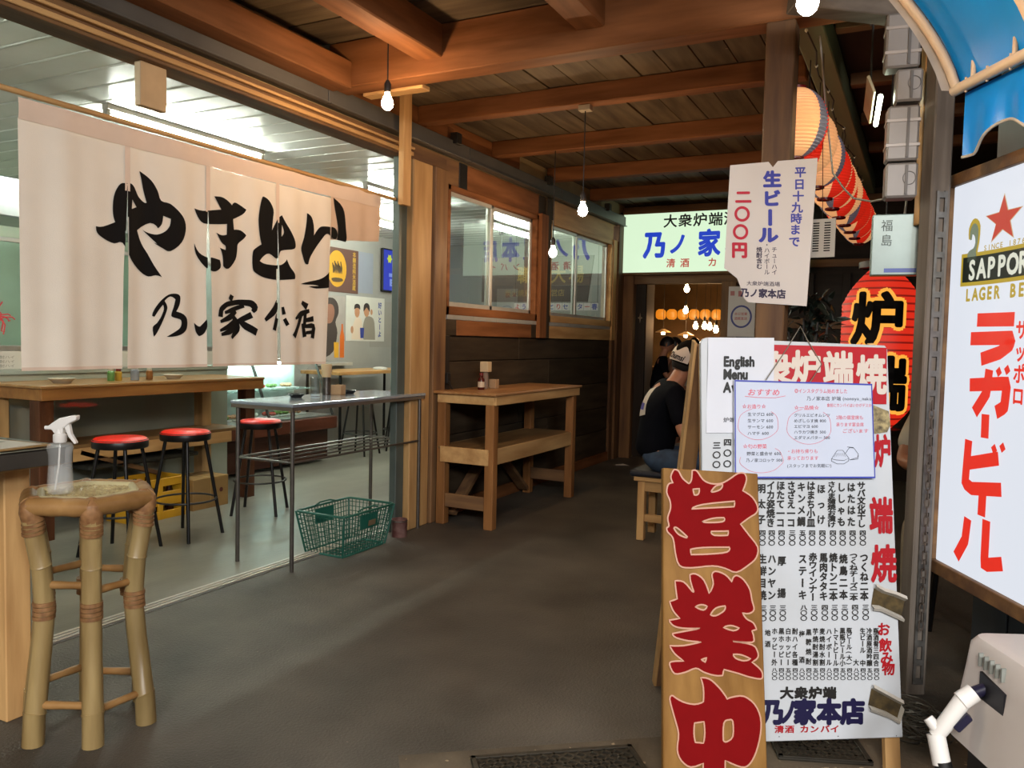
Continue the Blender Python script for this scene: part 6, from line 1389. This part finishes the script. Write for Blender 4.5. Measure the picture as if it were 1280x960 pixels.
def hair_cap(c, f, r, up, s, m_, parent, name='hair', lo=-.25, front=.35, thick=1.12):
    m = MB(); n, k = 22, 10; vs = []
    for j in range(k+1):
        for i in range(n):
            th = 2*pi*i/n; lim = lo+(front-lo)*max(0, cos(th)); ph0 = math.asin(max(-.95, min(.95, lim))); ph = ph0+(pi/2-ph0)*j/k
            w_ = thick+.025*sin(i*2.7+j*1.9)
            vs.append(Vector(c)+(f*.098*cos(ph)*cos(th)*w_+r*.076*cos(ph)*sin(th)*w_+up*.117*sin(ph)*w_)*s)
    m.add(vs, [(j*n+i, j*n+(i+1)%n, (j+1)*n+(i+1)%n, (j+1)*n+i) for j in range(k) for i in range(n)])
    return m.build(name, m_, parent, smooth=True)
def hand_chains(pref, wr, d, nrm, s=1.0, curl=.5):
    """palm and five unequal bent fingers rooted in the palm"""
    d = Vector(d).normalized(); nrm = Vector(nrm); nrm = (nrm-d*nrm.dot(d)).normalized(); sd = d.cross(nrm); wr = Vector(wr); ch = []
    palm = wr+d*.045*s
    ch.append([(pref+'w', wr, (.024*s,.019*s)), (pref+'p', palm, (.033*s,.015*s))])
    for i, (o_, l_) in enumerate(((-.030,.070),(-.010,.080),(.010,.075),(.029,.060))):
        b_ = palm+d*.035*s+sd*o_*s; k1 = b_+(d*cos(curl)+nrm*sin(curl))*l_*.5*s; k2 = k1+(d*cos(curl*2)+nrm*sin(curl*2))*l_*.5*s
        ch.append([(pref+'p', palm, .02), (pref+'f%d' % i, b_, .0095*s), (pref+'g%d' % i, k1, .0085*s), (pref+'h%d' % i, k2, .0075*s)])
    t0 = wr+d*.02*s-sd*.024*s; ch.append([(pref+'w', wr, .02), (pref+'t0', t0-sd*.012*s, .011*s), (pref+'t1', t0-sd*.028*s+d*.028*s+nrm*.008*s, .010*s), (pref+'t2', t0-sd*.030*s+d*.055*s+nrm*.018*s, .0085*s)])
    return ch
V3 = Vector
def person(label, J, f, upv, shirt, trous, s=1.0, hair=True, shoes=True, face=True):
    t = thing('person', label, 'person', (J['pel'][0], J['pel'][1], 0))
    o_ = V3((J['pel'][0], J['pel'][1], 0)); J = {k: V3(v)-o_ for k, v in J.items()}
    g = lambda k: J[k]; mid_ = lambda a, b, t_=.5: J[a].lerp(J[b], t_)
    ch = [[('pel', g('pel'), .080*s), ('sp', mid_('pel','chest'), .085*s), ('chest', g('chest'), .105*s), ('neck', g('neck'), .055*s), ('head', g('head')-V3(upv)*.03, .06*s)]]
    for a in 'LR':
        ch.append([('chest', g('chest'), .1), ('sh'+a, g('sh'+a), .056*s), ('el'+a, g('el'+a), .040*s), ('m'+a, g('el'+a).lerp(g('wr'+a), .35), .038*s), (a+'w', g('wr'+a), .026*s)])
        dd = (g('wr'+a)-g('el'+a)); ch += hand_chains(a, g('wr'+a), dd, V3((0,0,-1)) if abs(dd.normalized().z) < .8 else V3((1,0,0)), s)
        ch.append([('pel', g('pel'), .1), ('hip'+a, g('hip'+a), .068*s), ('kn'+a, g('kn'+a), .054*s), ('cf'+a, g('kn'+a).lerp(g('an'+a), .3), .054*s), ('an'+a, g('an'+a), .036*s), ('toe'+a, g('toe'+a), .030*s)])
    body = skin('body', M_skin, ch, t)
    m, F_, R__, U_ = head_mesh(g('head'), f, upv, s); bm = bmesh.new(); bm.from_mesh(body.data)
    tmp = bpy.data.meshes.new('t'); tmp.from_pydata(m.v, [], m.f); tmp.update()
    for p in tmp.polygons: p.use_smooth = True
    bm.from_mesh(tmp); bm.to_mesh(body.data); bm.free(); bpy.data.meshes.remove(tmp)
    if face: eyes(g('head'), F_, R__, U_, s, t)
    k = 1.13
    sh_ = [[('pel', mid_('pel','chest',-.12), .150*s), ('s0', mid_('pel','chest',.3), .140*s), ('sp', mid_('pel','chest',.6), .138*s), ('chest', g('chest'), .140*s), ('nk', g('chest').lerp(g('neck'), .72), .068*s)]]
    for a in 'LR': sh_.append([('chest', g('chest'), .1), ('sh'+a, g('sh'+a), .070*s), ('ul'+a, g('sh'+a).lerp(g('el'+a), .45), .064*s), ('el'+a, g('sh'+a).lerp(g('el'+a), .85), .060*s)])
    shirt_o = skin('shirt', shirt, sh_, t)
    tr_ = [[('pel', g('pel'), .132*s), ('w', mid_('pel','chest',.15), .125*s)]]
    for a in 'LR': tr_.append([('pel', g('pel'), .1), ('hip'+a, g('hip'+a), .096*s), ('th'+a, g('hip'+a).lerp(g('kn'+a), .5), .084*s), ('kn'+a, g('kn'+a), .070*s), ('cf'+a, g('kn'+a).lerp(g('an'+a), .5), .062*s), ('an'+a, g('kn'+a).lerp(g('an'+a), .93), .052*s)])
    skin('trousers', trous, tr_, t)
    if shoes:
        for a in 'LR':
            e = g('toe'+a)-g('an'+a); e.z = 0; e.normalize(); b_ = V3((g('an'+a).x, g('an'+a).y, max(g('an'+a).z-.06, .035)))
            skin('shoe', mat('grey_shoe','#8a857c',.6), [[('a', b_-e*.05, (.038,.036)), ('b', b_+e*.05, (.042,.034)), ('c', b_+e*.15, (.042,.026)), ('d', b_+e*.20, (.032,.020))]], t, sub=1)
    if hair: hair_cap(g('head'), F_, R__, U_, s, M_hair, t)
    return t, J, F_, R__, U_, shirt_o
# the seated person leaning forward, back to the left
J = dict(pel=(-1.64,5.40,.585), chest=(-1.56,5.36,.985), neck=(-1.46,5.35,1.125), head=(-1.405,5.36,1.245),
    shL=(-1.63,5.51,1.04), elL=(-1.40,5.60,.82), wrL=(-1.18,5.52,.98), shR=(-1.45,5.20,1.03), elR=(-1.36,5.14,.76), wrR=(-1.14,5.18,.74),
    hipL=(-1.58,5.49,.56), knL=(-1.12,5.52,.57), anL=(-1.12,5.53,.10), toeL=(-.98,5.54,.04),
    hipR=(-1.58,5.31,.56), knR=(-1.12,5.26,.57), anR=(-1.30,5.16,.10), toeR=(-1.16,5.14,.04))
p, J_, F_, R__, U_, sho = person('seated person in a black printed T-shirt, jeans and a black and white cap, back turned', J, (.80,.45,-.35), (.35,.10,.92), M_tee, M_jean, 1.0, hair=False)
hair_cap(J_['head'], F_, R__, U_, 1.0, M_hair, p, lo=-.62, front=.25, thick=1.07)
cp = hair_cap(J_['head'], F_, R__, U_, 1.0, mat('cap_black','#100d0b',.9,var=.03,spec=.1), p, name='cap', lo=-.28, front=.1, thick=1.2)
hc = J_['head']
def capP(al, be, l=1.235):  # al round from the back, be elevation
    th = pi-al; return hc+(F_*.098*cos(be)*cos(th)+R__*.076*cos(be)*sin(th)+U_*.117*sin(be))*l
m = MB(); m.grid(lambda u, v: capP(-.30+1.75*u, -.27+(.62+.16*sin(u*11))*v+.10*u, 1.232), 14, 8); m.build('white_cap_panel', mat('cap_white','#c9beb4',.7,var=.05), cp, smooth=True); cp_w = m
Sheet(lambda x, y: capP(.02+x, .16-y*.9, 1.262)).hor('Chumsi', .04, .18, .36, .42, .03, shear=.25).build(M_ink, cp)
# printed white patch on the back of the shirt, laid on its surface
from mathutils.bvhtree import BVHTree
bm = bmesh.new(); bm.from_mesh(sho.data); tree = BVHTree.FromBMesh(bm); bm.free()
def on_shirt(y, z, l=.004):
    d_ = V3((.80,.60,0)); s_ = V3((.60,-.80,0)); o2 = V3((.06,-.03,z))+s_*y-d_*.8
    h = tree.ray_cast(o2, d_)
    return (h[0]-d_*l) if h[0] else V3((-.05, 0, z))
m = MB(); m.grid(lambda u, v: on_shirt(-.11+.15*u, .84+.19*v+.03*u), 8, 8); m.build('back_print', mat('print_white','#b8b4ac',.7,var=.03), sho, smooth=True)
m = MB(); m.grid(lambda u, v: on_shirt(-.11+.12*u, .90+.045*v, .006), 4, 2); m.build('blue_print', mat('print_violet','#4a4a9a',.7,var=0), sho, smooth=True)
# two people standing in the far room
def standing(label, x, y, f, shirt, trous, s=1.0, arm=None, z=0):
    f = V3(f).normalized(); r = f.cross(V3((0,0,1))).normalized(); b = V3((x,y,z))
    P = lambda a, c_, h: tuple(b+f*a*s+r*c_*s+V3((0,0,h*s)))
    J = dict(pel=P(0,0,.93), chest=P(.04,0,1.28), neck=P(.06,0,1.46), head=P(.11,0,1.60), shL=P(.04,-.17,1.38), shR=P(.04,.17,1.38), elL=P(.10,-.22,1.13), elR=P(.12,.22,1.13),
        wrL=P(.28,-.14,1.22), wrR=P(.30,.12,1.25), hipL=P(0,-.09,.90), hipR=P(0,.09,.90), knL=P(.02,-.10,.50), knR=P(.03,.10,.50), anL=P(-.02,-.10,.09), anR=P(-.02,.10,.09), toeL=P(.12,-.11,.04), toeR=P(.12,.12,.04))
    if arm: J.update({k: P(*v) for k, v in arm.items()})
    return person(label, J, tuple(f+V3((0,0,-.2))), (0,0,1), shirt, trous, s)
standing('dark haired person in a black shirt standing in the far doorway facing right', -2.92, 9.75, (.95,.25,0), M_tee, mat('dark_trousers','#15151a',.8), .84)
standing('person in a white shirt with hands raised beside the dark haired one', -2.84, 10.5, (-.75,-.55,0), mat('white_shirt','#b5a694',.8,var=.04), mat('dark_trousers','#15151a'), .84, arm=dict(elL=(.22,-.14,1.16), wrL=(.14,-.06,1.42), elR=(.22,.14,1.16), wrR=(.14,.06,1.44)))
standing('person in a dull red top standing furthest right in the far room', -2.80, 11.2, (-.3,-.9,0), mat('dull_red_top','#5c2a20',.8,var=.04), mat('dark_trousers','#15151a'), .84)
# seated customer half hidden by the column
SHIFT = Vector((.09,-.13,0))
J = dict(pel=(.10,4.55,.56), chest=(.08,4.50,.95), neck=(.06,4.45,1.12), head=(.05,4.40,1.25), shL=(.22,4.40,1.05), elL=(.26,4.28,.80), wrL=(.10,4.15,.78), shR=(-.08,4.52,1.05), elR=(-.15,4.38,.82), wrR=(-.02,4.18,.80),
    hipL=(.18,4.50,.55), knL=(.22,4.10,.56), anL=(.22,4.08,.1), toeL=(.22,3.96,.04), hipR=(.02,4.52,.55), knR=(-.08,4.12,.56), anR=(-.08,4.10,.1), toeR=(-.08,3.98,.04))
J = {k_: tuple(Vector(v_)+SHIFT) for k_, v_ in J.items()}
person('customer in a white T-shirt seated mostly hidden behind the grey column', J, (-.2,-1,0), (0,0,1), mat('white_tee','#b9b6a8',.8,var=.04), mat('cream_cloth','#a89c88',.8,var=.1), 1.0)
s9 = thing('low_stool', 'low dark stool under the customer behind the column', 'stool', (.19, 4.42, 0)); MB().lathe([(.15,.41),(.17,.42),(.17,.455),(.001,.46)], n=24, cap=False).build('seat', M_black, s9, smooth=True)
for k in range(4): a = pi/4+k*pi/2; MB().tube([(.11*cos(a),.11*sin(a),.42),(.15*cos(a),.15*sin(a),0)], .014, 8).build('leg', M_blk, s9, smooth=True)

# ------------------------------------------------------------ tidy up the lettering helper
bpy.data.objects.remove(_fo)
# prints and lettering belong to the sheet or board that carries them
carriers = ('board', 'sheet', 'light_box', 'screen', 'paper_shade', 'casing', 'tabletop')
prints = ('lettering', 'figure', 'face', 'hair', 'sketch', 'yellow_disc', 'printed_bottle', 'printed_glass', 'ring_print', 'printed_mark', 'printed_columns', 'star', 'star_edge', 'banner', 'banner_edge', 'griffin', 'griffin_edge',
    'red_lettering', 'pale_outline', 'red_header', 'torn_patch', 'curled_flap', 'worn_patch', 'blue_border', 'yellow_halo', 'caption_bar', 'yellow_flower', 'blue_sticker', 'ring_mark', 'band', 'seam', 'opening', 'edge_trim', 'metal_rim')
for o in list(C.objects):
    if o.parent is None and o.children and 'category' in o:
        car = [c for c in o.children if c.name.split('.')[0] in carriers and c.location.length < 1e-6]
        if not car: continue
        for c in list(o.children):
            if c.name.split('.')[0] in prints and c.location.length < 1e-6: c.parent = car[0]
